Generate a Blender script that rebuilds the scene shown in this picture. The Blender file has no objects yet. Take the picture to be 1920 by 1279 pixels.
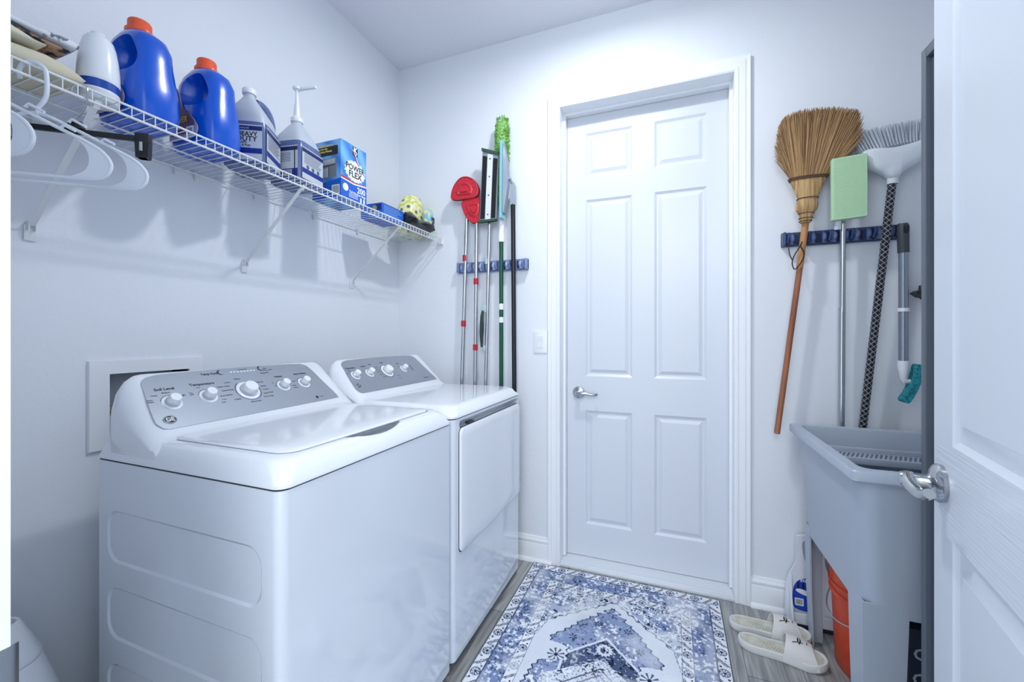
import bpy, bmesh, math, random
import numpy as np
from mathutils import Matrix, Vector
random.seed(7)
C = bpy.context.scene.collection
PI = math.pi
# ---------------------------------------------------------------- camera
cd = bpy.data.cameras.new('camera'); cam = bpy.data.objects.new('camera', cd); C.objects.link(cam)
cd.sensor_width = 36; cd.lens = 774.06 / 1920 * 36; cd.shift_y = -(639.5 - 629.53) / 1920
cd.clip_start = 0.02
cam.location = (1.5839, -2.1467, 1.2236); cam.rotation_euler = (PI / 2, 0, math.radians(21.1126))
bpy.context.scene.camera = cam
# ---------------------------------------------------------------- world, lights, exposure
w = bpy.data.worlds.new('world'); bpy.context.scene.world = w; w.use_nodes = True
w.node_tree.nodes['Background'].inputs[0].default_value = (0.86, 0.93, 1.0, 1)
w.node_tree.nodes['Background'].inputs[1].default_value = 2.3
def area(name, loc, target, size, power, col, shape='DISK', size_y=None):
    l = bpy.data.lights.new(name, 'AREA'); l.shape = shape; l.size = size
    if size_y: l.size_y = size_y
    l.energy = power; l.color = col
    o = bpy.data.objects.new(name, l); C.objects.link(o); o.location = loc
    o.rotation_euler = (Vector(target) - Vector(loc)).to_track_quat('-Z', 'Y').to_euler()
    return o
pl = bpy.data.lights.new('ceiling_lamp_light', 'POINT'); pl.energy = 2.6; pl.color = (0.95, 0.985, 1.0); pl.shadow_soft_size = 0.055
po = bpy.data.objects.new('ceiling_lamp_light', pl); C.objects.link(po); po.location = (1.28, -0.72, 2.72)
area('ceiling_lamp_downlight', (1.28, -0.72, 2.80), (1.28, -0.72, 0), 0.11, 14.5, (0.965, 0.985, 0.99))
area('hall_fill_light', (1.86, -3.5, 2.35), (0.9, -0.8, 1.0), 1.2, 30, (0.95, 0.98, 0.99))  # added fill light shining in through the doorway, no fixture behind it
vs = bpy.context.scene.view_settings
vs.view_transform = 'Standard'; vs.look = 'None'; vs.exposure = 0.08; vs.gamma = 1.0; vs.use_curve_mapping = False

# ---------------------------------------------------------------- materials
def lin(c):
    return c / 12.92 if c <= 0.04045 else ((c + 0.055) / 1.055) ** 2.4
def hx(s):
    return tuple(lin(int(s[i:i + 2], 16) / 255) for i in (0, 2, 4)) + (1,)
MATS = {}
def P(name, col, rough=0.5, metal=0, coat=0, bump=None, vary=None, spec=None, trans=0, ior=1.45, aniso=None, alpha=1):
    if name in MATS: return MATS[name]
    m = bpy.data.materials.new(name); m.use_nodes = True; nt = m.node_tree; b = nt.nodes['Principled BSDF']
    c = hx(col) if isinstance(col, str) else col
    b.inputs['Base Color'].default_value = c; b.inputs['Roughness'].default_value = rough; b.inputs['Metallic'].default_value = metal
    b.inputs['Coat Weight'].default_value = coat; b.inputs['Coat Roughness'].default_value = 0.08
    if spec is not None: b.inputs['Specular IOR Level'].default_value = spec
    b.inputs['Transmission Weight'].default_value = trans; b.inputs['IOR'].default_value = ior
    b.inputs['Alpha'].default_value = alpha
    m.diffuse_color = c
    tc = nt.nodes.new('ShaderNodeTexCoord')
    if vary:   # (scale, (sx,sy,sz), other colour, low, high)
        mp = nt.nodes.new('ShaderNodeMapping'); mp.inputs['Scale'].default_value = vary[1]
        nt.links.new(tc.outputs['Object'], mp.inputs[0])
        n = nt.nodes.new('ShaderNodeTexNoise'); n.inputs['Scale'].default_value = vary[0]; n.inputs['Detail'].default_value = 6
        nt.links.new(mp.outputs[0], n.inputs['Vector'])
        r = nt.nodes.new('ShaderNodeValToRGB'); r.color_ramp.elements[0].position = vary[3]; r.color_ramp.elements[1].position = vary[4]
        r.color_ramp.elements[0].color = hx(vary[2]); r.color_ramp.elements[1].color = c
        nt.links.new(n.outputs['Fac'], r.inputs[0]); nt.links.new(r.outputs[0], b.inputs['Base Color'])
    if bump:   # (scale, strength, (sx,sy,sz))
        mp = nt.nodes.new('ShaderNodeMapping'); mp.inputs['Scale'].default_value = bump[2] if len(bump) > 2 else (1, 1, 1)
        nt.links.new(tc.outputs['Object'], mp.inputs[0])
        n = nt.nodes.new('ShaderNodeTexNoise'); n.inputs['Scale'].default_value = bump[0]; n.inputs['Detail'].default_value = 4
        nt.links.new(mp.outputs[0], n.inputs['Vector'])
        bp = nt.nodes.new('ShaderNodeBump'); bp.inputs['Strength'].default_value = bump[1]; bp.inputs['Distance'].default_value = 0.002
        nt.links.new(n.outputs['Fac'], bp.inputs['Height']); nt.links.new(bp.outputs[0], b.inputs['Normal'])
    MATS[name] = m
    return m
WALL = P('wall_paint', 'E4E9F1', 0.5, bump=(55, 0.32))
CEIL = P('ceiling_paint', 'E6E9F0', 0.8, bump=(60, 0.4))
TRIM = P('trim_paint', 'ECF0F6', 0.28, bump=(20, 0.03))
DOORW = P('door_paint', 'D4DAE4', 0.33, bump=(30, 0.10, (1, 1, 0.12)))
APPL = P('appliance_enamel', 'E4E9F1', 0.13, coat=0.5)
APPL2 = P('appliance_body', 'D8DFE9', 0.10, coat=0.7)
DARKGAP = P('dark_gap', '2B3440', 0.7)
BLACK = P('black_plastic', '15181C', 0.35)
WHITEP = P('white_plastic', 'E9EDF3', 0.3)
SILV = P('panel_silver', 'A3ABB7', 0.38, metal=0.55)
CHROME = P('satin_nickel', 'B9BCC0', 0.16, metal=1)
POLE = P('steel_pole', 'B5BAC0', 0.25, metal=0.9)
WIRE = P('white_wire', 'E4E8EC', 0.3)

# ---------------------------------------------------------------- geometry helpers
ROOT = {}
class MB:
    def __init__(s): s.bm = bmesh.new(); s.mi = 0
    def m(s, i): s.mi = i; return s
    def face(s, vs_):
        try:
            f = s.bm.faces.new(vs_); f.material_index = s.mi; return f
        except ValueError: return None
    def box(s, x0, x1, y0, y1, z0, z1, bev=0, seg=2, mat=None):
        v = [s.bm.verts.new((x, y, z)) for z in (z0, z1) for y in (y0, y1) for x in (x0, x1)]
        fs = [s.face([v[i] for i in q]) for q in ((0, 2, 3, 1), (4, 5, 7, 6), (0, 1, 5, 4), (2, 6, 7, 3), (0, 4, 6, 2), (1, 3, 7, 5))]
        if mat: bmesh.ops.transform(s.bm, matrix=mat, verts=v)
        if bev:
            es = list({e for f in fs for e in f.edges})
            r = bmesh.ops.bevel(s.bm, geom=es, offset=bev, segments=seg, affect='EDGES', profile=0.5)
            for f in r['faces']: f.material_index = s.mi
        return s
    def rings(s, rs, c0=True, c1=True, closed=True):
        vv = [[s.bm.verts.new(p) for p in r] for r in rs]
        n = len(vv[0])
        for a, b in zip(vv, vv[1:]):
            for i in range(n if closed else n - 1):
                s.face([a[i], a[(i + 1) % n], b[(i + 1) % n], b[i]])
        if c0: s.face(vv[0][::-1])
        if c1: s.face(vv[-1])
        return s
    def cyl(s, p0, p1, r0, r1=None, n=20, caps=True):
        r1 = r0 if r1 is None else r1
        p0 = Vector(p0); p1 = Vector(p1); d = (p1 - p0).normalized()
        a = d.orthogonal().normalized(); b = d.cross(a)
        rs = [[p + a * math.cos(t) * r + b * math.sin(t) * r for t in [2 * PI * i / n for i in range(n)]] for p, r in ((p0, r0), (p1, r1))]
        return s.rings(rs, caps, caps)
    def tube(s, pts, r, n=10, closed=False, caps=True):
        pts = [Vector(p) for p in pts]; N = len(pts); rs = []; prev = None
        for i, p in enumerate(pts):
            if closed: d = pts[(i + 1) % N] - pts[i - 1]
            else: d = pts[min(i + 1, N - 1)] - pts[max(i - 1, 0)]
            d.normalize()
            if prev is None: a = d.orthogonal().normalized()
            else:
                a = prev - d * prev.dot(d)
                a = a.normalized() if a.length > 1e-6 else d.orthogonal().normalized()
            prev = a; b = d.cross(a); rr = r[i] if isinstance(r, (list, tuple)) else r
            rs.append([p + (a * math.cos(t) + b * math.sin(t)) * rr for t in [2 * PI * k / n for k in range(n)]])
        if closed: rs.append(rs[0])
        return s.rings(rs, caps and not closed, caps and not closed)
    def lathe(s, prof, c=(0, 0, 0), n=32, axis='z', sx=1, sy=1):
        rs = []
        for r, h in prof:
            ring = []
            for i in range(n):
                t = 2 * PI * i / n; x, y = r * math.cos(t) * sx, r * math.sin(t) * sy
                p = (x, y, h) if axis == 'z' else ((x, h, -y) if axis == 'y' else (h, x, y))
                ring.append((c[0] + p[0], c[1] + p[1], c[2] + p[2]))
            rs.append(ring)
        return s.rings(rs)
    def prism(s, pts, f, d0, d1):
        """extrude the outline pts (a,b) between depths d0 and d1; f(a,b,d) -> xyz"""
        return s.rings([[f(a, b, d) for a, b in pts] for d in (d0, d1)])
    def flat(s, pts, f, d):
        s.face([s.bm.verts.new(f(a, b, d)) for a, b in pts]); return s
    def ball(s, c, r, n=16, sc=(1, 1, 1)):
        rs = []
        for j in range(1, n // 2):
            ph = PI * j / (n // 2)
            rs.append([(c[0] + r * sc[0] * math.sin(ph) * math.cos(2 * PI * i / n), c[1] + r * sc[1] * math.sin(ph) * math.sin(2 * PI * i / n), c[2] - r * sc[2] * math.cos(ph)) for i in range(n)])
        return s.rings(rs)
    def text(s, body, size, f, align='CENTER', bold=0.0, depth=0.0004, sx=1.0):
        """flat lettering: f(a,b,d) maps text plane to xyz"""
        cu = bpy.data.curves.new('t', 'FONT'); cu.body = body; cu.size = size; cu.align_x = align; cu.align_y = 'CENTER'
        cu.offset = bold; cu.resolution_u = 2
        o = bpy.data.objects.new('t', cu); me = bpy.data.meshes.new_from_object(o)
        vs_ = [s.bm.verts.new(f(v.co.x * sx, v.co.y, depth)) for v in me.vertices]
        for p in me.polygons: s.face([vs_[i] for i in p.vertices])
        bpy.data.objects.remove(o); bpy.data.curves.remove(cu); bpy.data.meshes.remove(me)
        return s
    def build(s, name, mats, parent=None, loc=None, smooth=35, recalc=True, local=False):
        if recalc: bmesh.ops.recalc_face_normals(s.bm, faces=s.bm.faces)
        me = bpy.data.meshes.new(name); 
        if parent is not None and not local and parent.name in ROOT:
            s.bm.transform(ROOT[parent.name].inverted())
        if parent is None and loc is not None: s.bm.transform(Matrix.Translation(Vector(loc)).inverted())
        s.bm.to_mesh(me); s.bm.free()
        for m_ in (mats if isinstance(mats, (list, tuple)) else [mats]): me.materials.append(m_)
        if smooth:
            me.polygons.foreach_set('use_smooth', [True] * len(me.polygons)); me.set_sharp_from_angle(angle=math.radians(smooth))
        o = bpy.data.objects.new(name, me); C.objects.link(o)
        if parent is not None:
            o.parent = parent; ROOT[o.name] = ROOT.get(parent.name, Matrix())
        elif loc is not None:
            o.location = loc; ROOT[o.name] = Matrix.Translation(Vector(loc))
        return o
def tag(o, label=None, cat=None, group=None, kind=None):
    for k, v in (('label', label), ('category', cat), ('group', group), ('kind', kind)):
        if v: o[k] = v
    return o
def thing(name, loc, label, cat, group=None, rz=0):
    o = bpy.data.objects.new(name, None); o.empty_display_size = 0.05; C.objects.link(o)
    o.location = loc; o.rotation_euler = (0, 0, rz); ROOT[o.name] = Matrix.Translation(Vector(loc)) @ Matrix.Rotation(rz, 4, 'Z')
    return tag(o, label, cat, group)
def struct(o): o['kind'] = 'structure'; return o
def copy_tree(o, parent=None):
    c = o.copy(); C.objects.link(c); c.parent = parent
    for ch in o.children: copy_tree(ch, c)
    return c
def boolean(o, cutter, op='DIFFERENCE', ang=35):
    md = o.modifiers.new('b', 'BOOLEAN'); md.operation = op; md.object = cutter; md.solver = 'EXACT'
    dg = bpy.context.evaluated_depsgraph_get(); dg.update()
    me = bpy.data.meshes.new_from_object(o.evaluated_get(dg)); old = o.data; o.modifiers.clear(); o.data = me
    me.name = old.name; bpy.data.meshes.remove(old)
    cm = cutter.data; bpy.data.objects.remove(cutter); bpy.data.meshes.remove(cm)
    me.polygons.foreach_set('use_smooth', [True] * len(me.polygons)); me.set_sharp_from_angle(angle=math.radians(ang))
    return o
def rrect(a0, a1, b0, b1, r, n=6):
    pts = []
    for cx, cy, t0 in ((a1 - r, b1 - r, 0), (a0 + r, b1 - r, PI / 2), (a0 + r, b0 + r, PI), (a1 - r, b0 + r, 1.5 * PI)):
        for i in range(n + 1):
            t = t0 + PI / 2 * i / n; pts.append((cx + r * math.cos(t), cy + r * math.sin(t)))
    return pts
def smooth_poly(pts, n=6, closed=True):
    """Catmull-Rom through 2D/3D points"""
    N = len(pts); out = []
    rng = range(N) if closed else range(N - 1)
    for i in rng:
        if closed: p = [pts[(i + k - 1) % N] for k in range(4)]
        else: p = [pts[max(0, min(N - 1, i + k - 1))] for k in range(4)]
        for j in range(n):
            t = j / n
            out.append(tuple(0.5 * ((2 * b) + (-a + c) * t + (2 * a - 5 * b + 4 * c - d) * t * t + (-a + 3 * b - 3 * c + d) * t ** 3) for a, b, c, d in zip(*p)))
    if not closed: out.append(tuple(pts[-1]))
    return out
XZ = lambda y: (lambda a, b, d: (a, y - d, b))          # faces -y
YZ = lambda x: (lambda a, b, d: (x + d, a, b))          # faces +x
CIRC = lambda cx, cy, r, n=20: [(cx + r * math.cos(2 * PI * i / n), cy + r * math.sin(2 * PI * i / n)) for i in range(n)]

# ---------------------------------------------------------------- setting
ZC = 2.874; XR = 2.70; YF = -1.95
def wall(name, *boxes, mat=WALL):
    b = MB()
    for q in boxes: b.box(*q)
    return struct(b.build(name, mat, smooth=0))
# left wall with the laundry outlet box cut into it
OY0, OY1, OZ0, OZ1 = -1.425, -1.205, 0.93, 1.108
wall('wall_left', (-0.12, 0, YF, OY0, 0, ZC), (-0.12, 0, OY1, 0.0, 0, ZC), (-0.12, 0, OY0, OY1, 0, OZ0), (-0.12, 0, OY0, OY1, OZ1, ZC))
XL, XRD = 1.043, 1.850      # door slab
JL, JR = XL - 0.012, XRD + 0.004
wall('wall_back', (-0.12, JL - 0.015, 0, 0.16, 0, ZC), (JR + 0.015, XR + 0.12, 0, 0.16, 0, ZC), (JL - 0.015, JR + 0.015, 0, 0.16, 2.455, ZC))
wall('wall_right', (XR, XR + 0.12, YF, 0, 0, ZC))
wall('wall_front', (-0.12, 0.975, YF - 0.11, YF, 0, ZC), (2.005, XR + 0.12, YF - 0.11, YF, 0, ZC), (0.975, 2.005, YF - 0.11, YF, 2.47, ZC))
wall('wall_hall_light_block', (2.35, 2.45, -3.6, YF - 0.11, 0, ZC))  # unseen panel added to keep some world light off the left jamb
wall('ceiling', (-0.12, XR + 0.12, YF - 0.11, 0.16, ZC, ZC + 0.1), mat=CEIL)
# floor: grey wood-look planks
def floor_mat():
    m = bpy.data.materials.new('plank_floor'); m.use_nodes = True; nt = m.node_tree; L = nt.links.new; b = nt.nodes['Principled BSDF']
    tc = nt.nodes.new('ShaderNodeTexCoord'); mp = nt.nodes.new('ShaderNodeMapping'); mp.inputs['Rotation'].default_value = (0, 0, PI / 2)
    mp.inputs['Location'].default_value = (0.3, 0.06, 0)
    L(tc.outputs['Object'], mp.inputs[0])
    br = nt.nodes.new('ShaderNodeTexBrick'); br.offset = 0.37; br.inputs['Scale'].default_value = 1
    br.inputs['Brick Width'].default_value = 1.2; br.inputs['Row Height'].default_value = 0.19; br.inputs['Mortar Size'].default_value = 0.0022
    br.inputs['Color1'].default_value = (0.35, 0.35, 0.35, 1); br.inputs['Color2'].default_value = (0.62, 0.62, 0.62, 1); br.inputs['Mortar'].default_value = (0, 0, 0, 1)
    L(mp.outputs[0], br.inputs['Vector'])
    m2 = nt.nodes.new('ShaderNodeMapping'); m2.inputs['Scale'].default_value = (26, 1.6, 1); L(tc.outputs['Object'], m2.inputs[0])
    n = nt.nodes.new('ShaderNodeTexNoise'); n.inputs['Scale'].default_value = 2.4; n.inputs['Detail'].default_value = 8; n.inputs['Distortion'].default_value = 0.6; L(m2.outputs[0], n.inputs['Vector'])
    r = nt.nodes.new('ShaderNodeValToRGB'); e = r.color_ramp.elements; e[0].position = 0.3; e[0].color = hx('75777A'); e[1].position = 0.72; e[1].color = hx('B4B6B6')
    L(n.outputs['Fac'], r.inputs[0])
    mx = nt.nodes.new('ShaderNodeMix'); mx.data_type = 'RGBA'; mx.blend_type = 'OVERLAY'; mx.inputs['Factor'].default_value = 0.5
    L(r.outputs[0], mx.inputs['A']); L(br.outputs['Color'], mx.inputs['B']); L(mx.outputs['Result'], b.inputs['Base Color'])
    b.inputs['Roughness'].default_value = 0.42
    bp = nt.nodes.new('ShaderNodeBump'); bp.inputs['Strength'].default_value = 0.25; bp.inputs['Distance'].default_value = 0.002
    L(n.outputs['Fac'], bp.inputs['Height']); L(bp.outputs[0], b.inputs['Normal'])
    return m
wall('floor', (-0.12, XR + 0.12, -3.6, 0.16, -0.05, 0), mat=floor_mat())

# baseboards (profiled): sweep a profile along an axis
BPROF = [(0, 0), (0.014, 0), (0.014, 0.092), (0.011, 0.1), (0.013, 0.106), (0.013, 0.114), (0.008, 0.122), (0.006, 0.132), (0, 0.134)]
SHOE = [(0.014, 0), (0.028, 0), (0.027, 0.008), (0.022, 0.015), (0.014, 0.019)]
def base_x(name, x0, x1, yw, sgn):
    b = MB()
    for pr in (BPROF, SHOE): b.rings([[(x, yw + sgn * d, z) for d, z in pr] for x in (x0, x1)])
    return struct(b.build(name, TRIM, smooth=30))
def base_y(name, y0, y1, xw, sgn):
    b = MB()
    for pr in (BPROF, SHOE): b.rings([[(xw + sgn * d, y, z) for d, z in pr] for y in (y0, y1)])
    return struct(b.build(name, TRIM, smooth=30))
base_x('baseboard_back', 0.0, 0.988, 0, -1)
base_x('baseboard_back_right', 1.918, XR, 0, -1)
base_y('baseboard_left', YF, -0.03, 0, 1)
base_y('baseboard_right', YF, -0.03, XR, -1)

# door casing of the closed door, mitred
CP = [(0.0, 0.0), (0.0, 0.010), (0.006, 0.014), (0.016, 0.0145), (0.018, 0.012), (0.024, 0.0125), (0.034, 0.017), (0.044, 0.018), (0.046, 0.0155), (0.052, 0.0165), (0.060, 0.0195), (0.064, 0.019), (0.0645, 0.0)]
def casing(name, xl, xr, zt, y, sgn):
    b = MB(); rs = []
    for q in range(4):
        ring = []
        for w_, t in CP:
            ring.append([(xl - w_, y + sgn * t, 0), (xl - w_, y + sgn * t, zt + w_), (xr + w_, y + sgn * t, zt + w_), (xr + w_, y + sgn * t, 0)][q])
        rs.append(ring)
    b.rings(rs)
    return struct(b.build(name, TRIM, smooth=25))
casing('trim_1', JL, JR, 2.437, 0, -1)
# jamb and stop
b = MB()
b.box(JL - 0.014, JL, 0.001, 0.159, 0, 2.452).box(JR, JR + 0.014, 0.001, 0.159, 0, 2.452).box(JL, JR, 0.001, 0.159, 2.438, 2.452)
b.box(JL, JL + 0.012, 0.068, 0.104, 0.02, 2.438).box(JR - 0.012, JR, 0.068, 0.104, 0.02, 2.438).box(JL + 0.012, JR - 0.012, 0.068, 0.104, 2.426, 2.438)
b.box(JL, JR, 0.15, 0.159, 0, 2.438)
struct(b.build('trim_2', TRIM, smooth=0))
b = MB(); b.box(JL, JR, -0.012, 0.15, 0.0, 0.016, 0.003); b.box(JL, JR, -0.004, 0.012, 0.014, 0.024, 0.004)
struct(b.build('trim_3', P('threshold_metal', 'DDE2EA', 0.3), smooth=30))

# six-panel door face builder: local a (0..W), b (0..H); f(a,b,depth) depth>0 = out of face
def six_panel(b, W, H, f, stile, mull, zs, bev=0.05):
    pw = (W - 2 * stile - mull) / 2
    ax = [0, stile, stile + pw, stile + pw + mull, W - stile, W]
    bz = [0] + [z for p in zs for z in p] + [H]
    for i in range(5):
        for j in range(len(bz) - 1):
            a0, a1, b0, b1 = ax[i], ax[i + 1], bz[j], bz[j + 1]
            if i in (1, 3) and j % 2 == 1:
                lp = [(0, 0), (0.004, -0.003), (0.012, -0.008), (0.020, -0.0085), (bev, -0.0015), (bev + 0.001, -0.001)]
                rs = [[f(x, z, d) for x, z in ((a0 + k, b0 + k), (a1 - k, b0 + k), (a1 - k, b1 - k), (a0 + k, b1 - k))] for k, d in lp]
                b.rings(rs, c0=False)
            else:
                b.flat([(a0, b0), (a1, b0), (a1, b1), (a0, b1)], f, 0)
ZS = [(0.195, 0.815), (1.003, 1.965), (2.09, 2.33)]
b = MB(); W = XRD - XL
six_panel(b, W, 2.41, lambda a, z, d: (XL + a, 0.108 - d, 0.018 + z), 0.102, 0.11, [(p - 0.018, q - 0.018) for p, q in ZS], 0.036)
b.flat([(0, 0), (W, 0), (W, 2.41), (0, 2.41)], lambda a, z, d: (XL + a, 0.148, 0.018 + z), 0)
b.box(XL, XRD, 0.1085, 0.1475, 0.018, 0.0195).box(XL, XL + 0.001, 0.1085, 0.1475, 0.018, 2.428).box(XRD - 0.001, XRD, 0.1085, 0.1475, 0.018, 2.428).box(XL, XRD, 0.1085, 0.1475, 2.427, 2.428)
door1 = struct(b.build('door_1', DOORW, smooth=20, recalc=False))
b = MB(); hx_, hz = 1.108, 0.912
b.lathe([(0.0001, 0.107), (0.032, 0.107), (0.033, 0.102), (0.029, 0.096), (0.02, 0.093), (0.013, 0.092), (0.012, 0.07), (0.0135, 0.066), (0.0135, 0.05), (0.0001, 0.048)], (hx_, 0, hz), 28, 'y')
pts = smooth_poly([(hx_, 0.058, hz), (hx_ + 0.02, 0.054, hz + 0.001), (hx_ + 0.05, 0.056, hz + 0.001), (hx_ + 0.08, 0.060, hz - 0.004), (hx_ + 0.1, 0.066, hz - 0.004), (hx_ + 0.105, 0.074, hz - 0.002)], 5, False)
b.tube(pts, [0.011 - 0.005 * i / len(pts) for i in range(len(pts))], 12)
tag(b.build('door_handle', CHROME, door1), 'satin nickel lever handle')

# open door at the right, hinged by the doorway
ANG = math.radians(11); DV = Vector((math.sin(ANG), math.cos(ANG), 0)); NV = Vector((-DV.y, DV.x, 0))
LATCH = Vector((2.114, -1.016, 0)) + DV * 0.055; DW = 0.985
H0 = LATCH - DV * DW
def door2f(a, z, d): p = H0 + DV * a + NV * d; return (p.x, p.y, 0.012 + z)
b = MB()
six_panel(b, DW, 2.415, door2f, 0.108, 0.11, [(p - 0.012, q - 0.012) for p, q in ZS], 0.048)
six_panel(b, DW, 2.415, lambda a, z, d: door2f(DW - a, z, -0.036 - d), 0.108, 0.11, [(p - 0.012, q - 0.012) for p, q in ZS], 0.048)
for q in ([(0, 0), (0, 2.415)], [(DW, 0), (DW, 2.415)], [(0, 2.415), (DW, 2.415)], [(0, 0), (DW, 0)]):
    b.face([b.bm.verts.new(door2f(q[0][0], q[0][1], 0)), b.bm.verts.new(door2f(q[1][0], q[1][1], 0)), b.bm.verts.new(door2f(q[1][0], q[1][1], -0.036)), b.bm.verts.new(door2f(q[0][0], q[0][1], -0.036))])
def grain_door():
    m = bpy.data.materials.new('grained_door_paint'); m.use_nodes = True; nt = m.node_tree; L = nt.links.new; bb = nt.nodes['Principled BSDF']
    bb.inputs['Base Color'].default_value = hx('D2D9E3'); bb.inputs['Roughness'].default_value = 0.34
    tc = nt.nodes.new('ShaderNodeTexCoord'); mp = nt.nodes.new('ShaderNodeMapping'); mp.inputs['Rotation'].default_value = (0, 0, ANG)
    L(tc.outputs['Object'], mp.inputs[0]); sc = nt.nodes.new('ShaderNodeMapping'); sc.inputs['Scale'].default_value = (1, 1.6, 60); L(mp.outputs[0], sc.inputs[0])
    n = nt.nodes.new('ShaderNodeTexNoise'); n.inputs['Scale'].default_value = 3.5; n.inputs['Detail'].default_value = 3; L(sc.outputs[0], n.inputs['Vector'])
    # grain runs across the rails; shown on the lock rail height only
    sx = nt.nodes.new('ShaderNodeSeparateXYZ'); L(tc.outputs['Object'], sx.inputs[0])
    a = nt.nodes.new('ShaderNodeMath'); a.operation = 'COMPARE'; a.inputs[1].default_value = 0.909; a.inputs[2].default_value = 0.097; L(sx.outputs['Z'], a.inputs[0])
    m1 = nt.nodes.new('ShaderNodeMath'); m1.operation = 'MULTIPLY'; L(a.outputs[0], m1.inputs[0]); L(n.outputs['Fac'], m1.inputs[1])
    bp = nt.nodes.new('ShaderNodeBump'); bp.inputs['Strength'].default_value = 0.35; bp.inputs['Distance'].default_value = 0.003
    L(m1.outputs[0], bp.inputs['Height']); L(bp.outputs[0], bb.inputs['Normal'])
    return m
door2 = struct(b.build('door_2', grain_door(), smooth=20, recalc=False))
# its lever
def D2(a, n, z): p = Vector((2.114, -1.016, 0)) + DV * a + NV * n; return (p.x, p.y, z)
b = MB(); hz = 0.914
def lathe_n(b, prof, n=32):
    rs = []
    for r, h in prof: rs.append([D2(r * math.cos(2 * PI * i / n), h, hz + r * math.sin(2 * PI * i / n)) for i in range(n)])
    b.rings(rs)
lathe_n(b, [(0.0001, 0.0), (0.039, 0.0), (0.040, 0.008), (0.037, 0.013), (0.028, 0.018), (0.017, 0.021), (0.014, 0.026), (0.015, 0.05), (0.016, 0.062), (0.013, 0.068), (0.0001, 0.069)])
pts = smooth_poly([(0.006, 0.052, hz + 0.004), (-0.012, 0.056, hz), (-0.035, 0.055, hz - 0.006), (-0.065, 0.05, hz - 0.01), (-0.09, 0.048, hz - 0.004), (-0.108, 0.046, hz + 0.004)], 6, False)
b.tube([D2(*p) for p in pts], [0.014, 0.0145, 0.0145, 0.014, 0.0135] + [0.013 - 0.004 * i / len(pts) for i in range(len(pts) - 5)], 16)
tag(b.build('door_handle', CHROME, door2), 'shiny nickel lever handle on a round rose')
b = MB()
for z in (0.25, 1.22, 2.2):
    p = H0 + NV * 0.004; b.cyl((p.x, p.y, z - 0.045), (p.x, p.y, z + 0.045), 0.006)
b.build('hinge', CHROME, door2)
# doorway jamb (left side shows at the picture's edge) with its strike plate
b = MB(); b.box(0.975, 0.985, YF - 0.112, YF + 0.002, 0, 2.47).box(1.99, 2.005, YF - 0.112, YF - 0.04, 0, 2.47).box(0.985, 1.99, YF - 0.112, YF + 0.002, 2.455, 2.47)
trim4 = struct(b.build('trim_4', TRIM, smooth=0))
b = MB(); b.box(0.9855, 0.988, YF - 0.05, YF - 0.012, 0.87, 0.925)
b.rings([[(0.9856 + dx, YF - 0.012 + dy, z) for dx, dy in ((0, 0), (0, 0.012), (-0.002, 0.02), (-0.004, 0.02), (-0.001, 0.011), (-0.0015, 0))] for z in (0.872, 0.922)])
b.build('strike_plate', CHROME, trim4)

# ---------------------------------------------------------------- laundry outlet box on the left wall
box = thing('outlet_box', (0, -1.32, 0.93), 'white plastic laundry outlet box frame set in the wall behind the washer', 'outlet box')
b = MB()
fo = [(-1.473, 0.882), (-1.16, 0.882), (-1.16, 1.150), (-1.473, 1.150)]; fi = [(OY0, OZ0), (OY1, OZ0), (OY1, OZ1), (OY0, OZ1)]
b.rings([[(0.0005, a, z) for a, z in fo], [(0.009, a + (0.002 if a < -1.3 else -0.002), z + (0.002 if z < 1 else -0.002)) for a, z in fo], [(0.010, a, z) for a, z in fi], [(-0.085, a, z) for a, z in fi]], False, False)
b.build('frame', WHITEP, box, smooth=0)
b = MB(); b.box(-0.09, -0.085, OY0, OY1, OZ0, OZ1); b.build('back_plate', P('box_grey', 'B7C0CC', 0.5), box, smooth=0)
for yy, c in ((-1.41, '2B4FA0'), (-1.33, 'A63030')):
    b = MB(); b.cyl((-0.06, yy, 0.93), (-0.06, yy, 1.0), 0.008); b.cyl((-0.06, yy, 0.985), (-0.03, yy, 0.985), 0.009)
    v = b.build('valve', P('valve_brass', '8C7A4A', 0.35, metal=0.8), box)
    b = MB(); b.box(-0.068, -0.052, yy - 0.016, yy + 0.016, 1.0, 1.008, 0.003); b.build('valve_handle', P('valve_' + c, c, 0.4), v)

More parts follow.
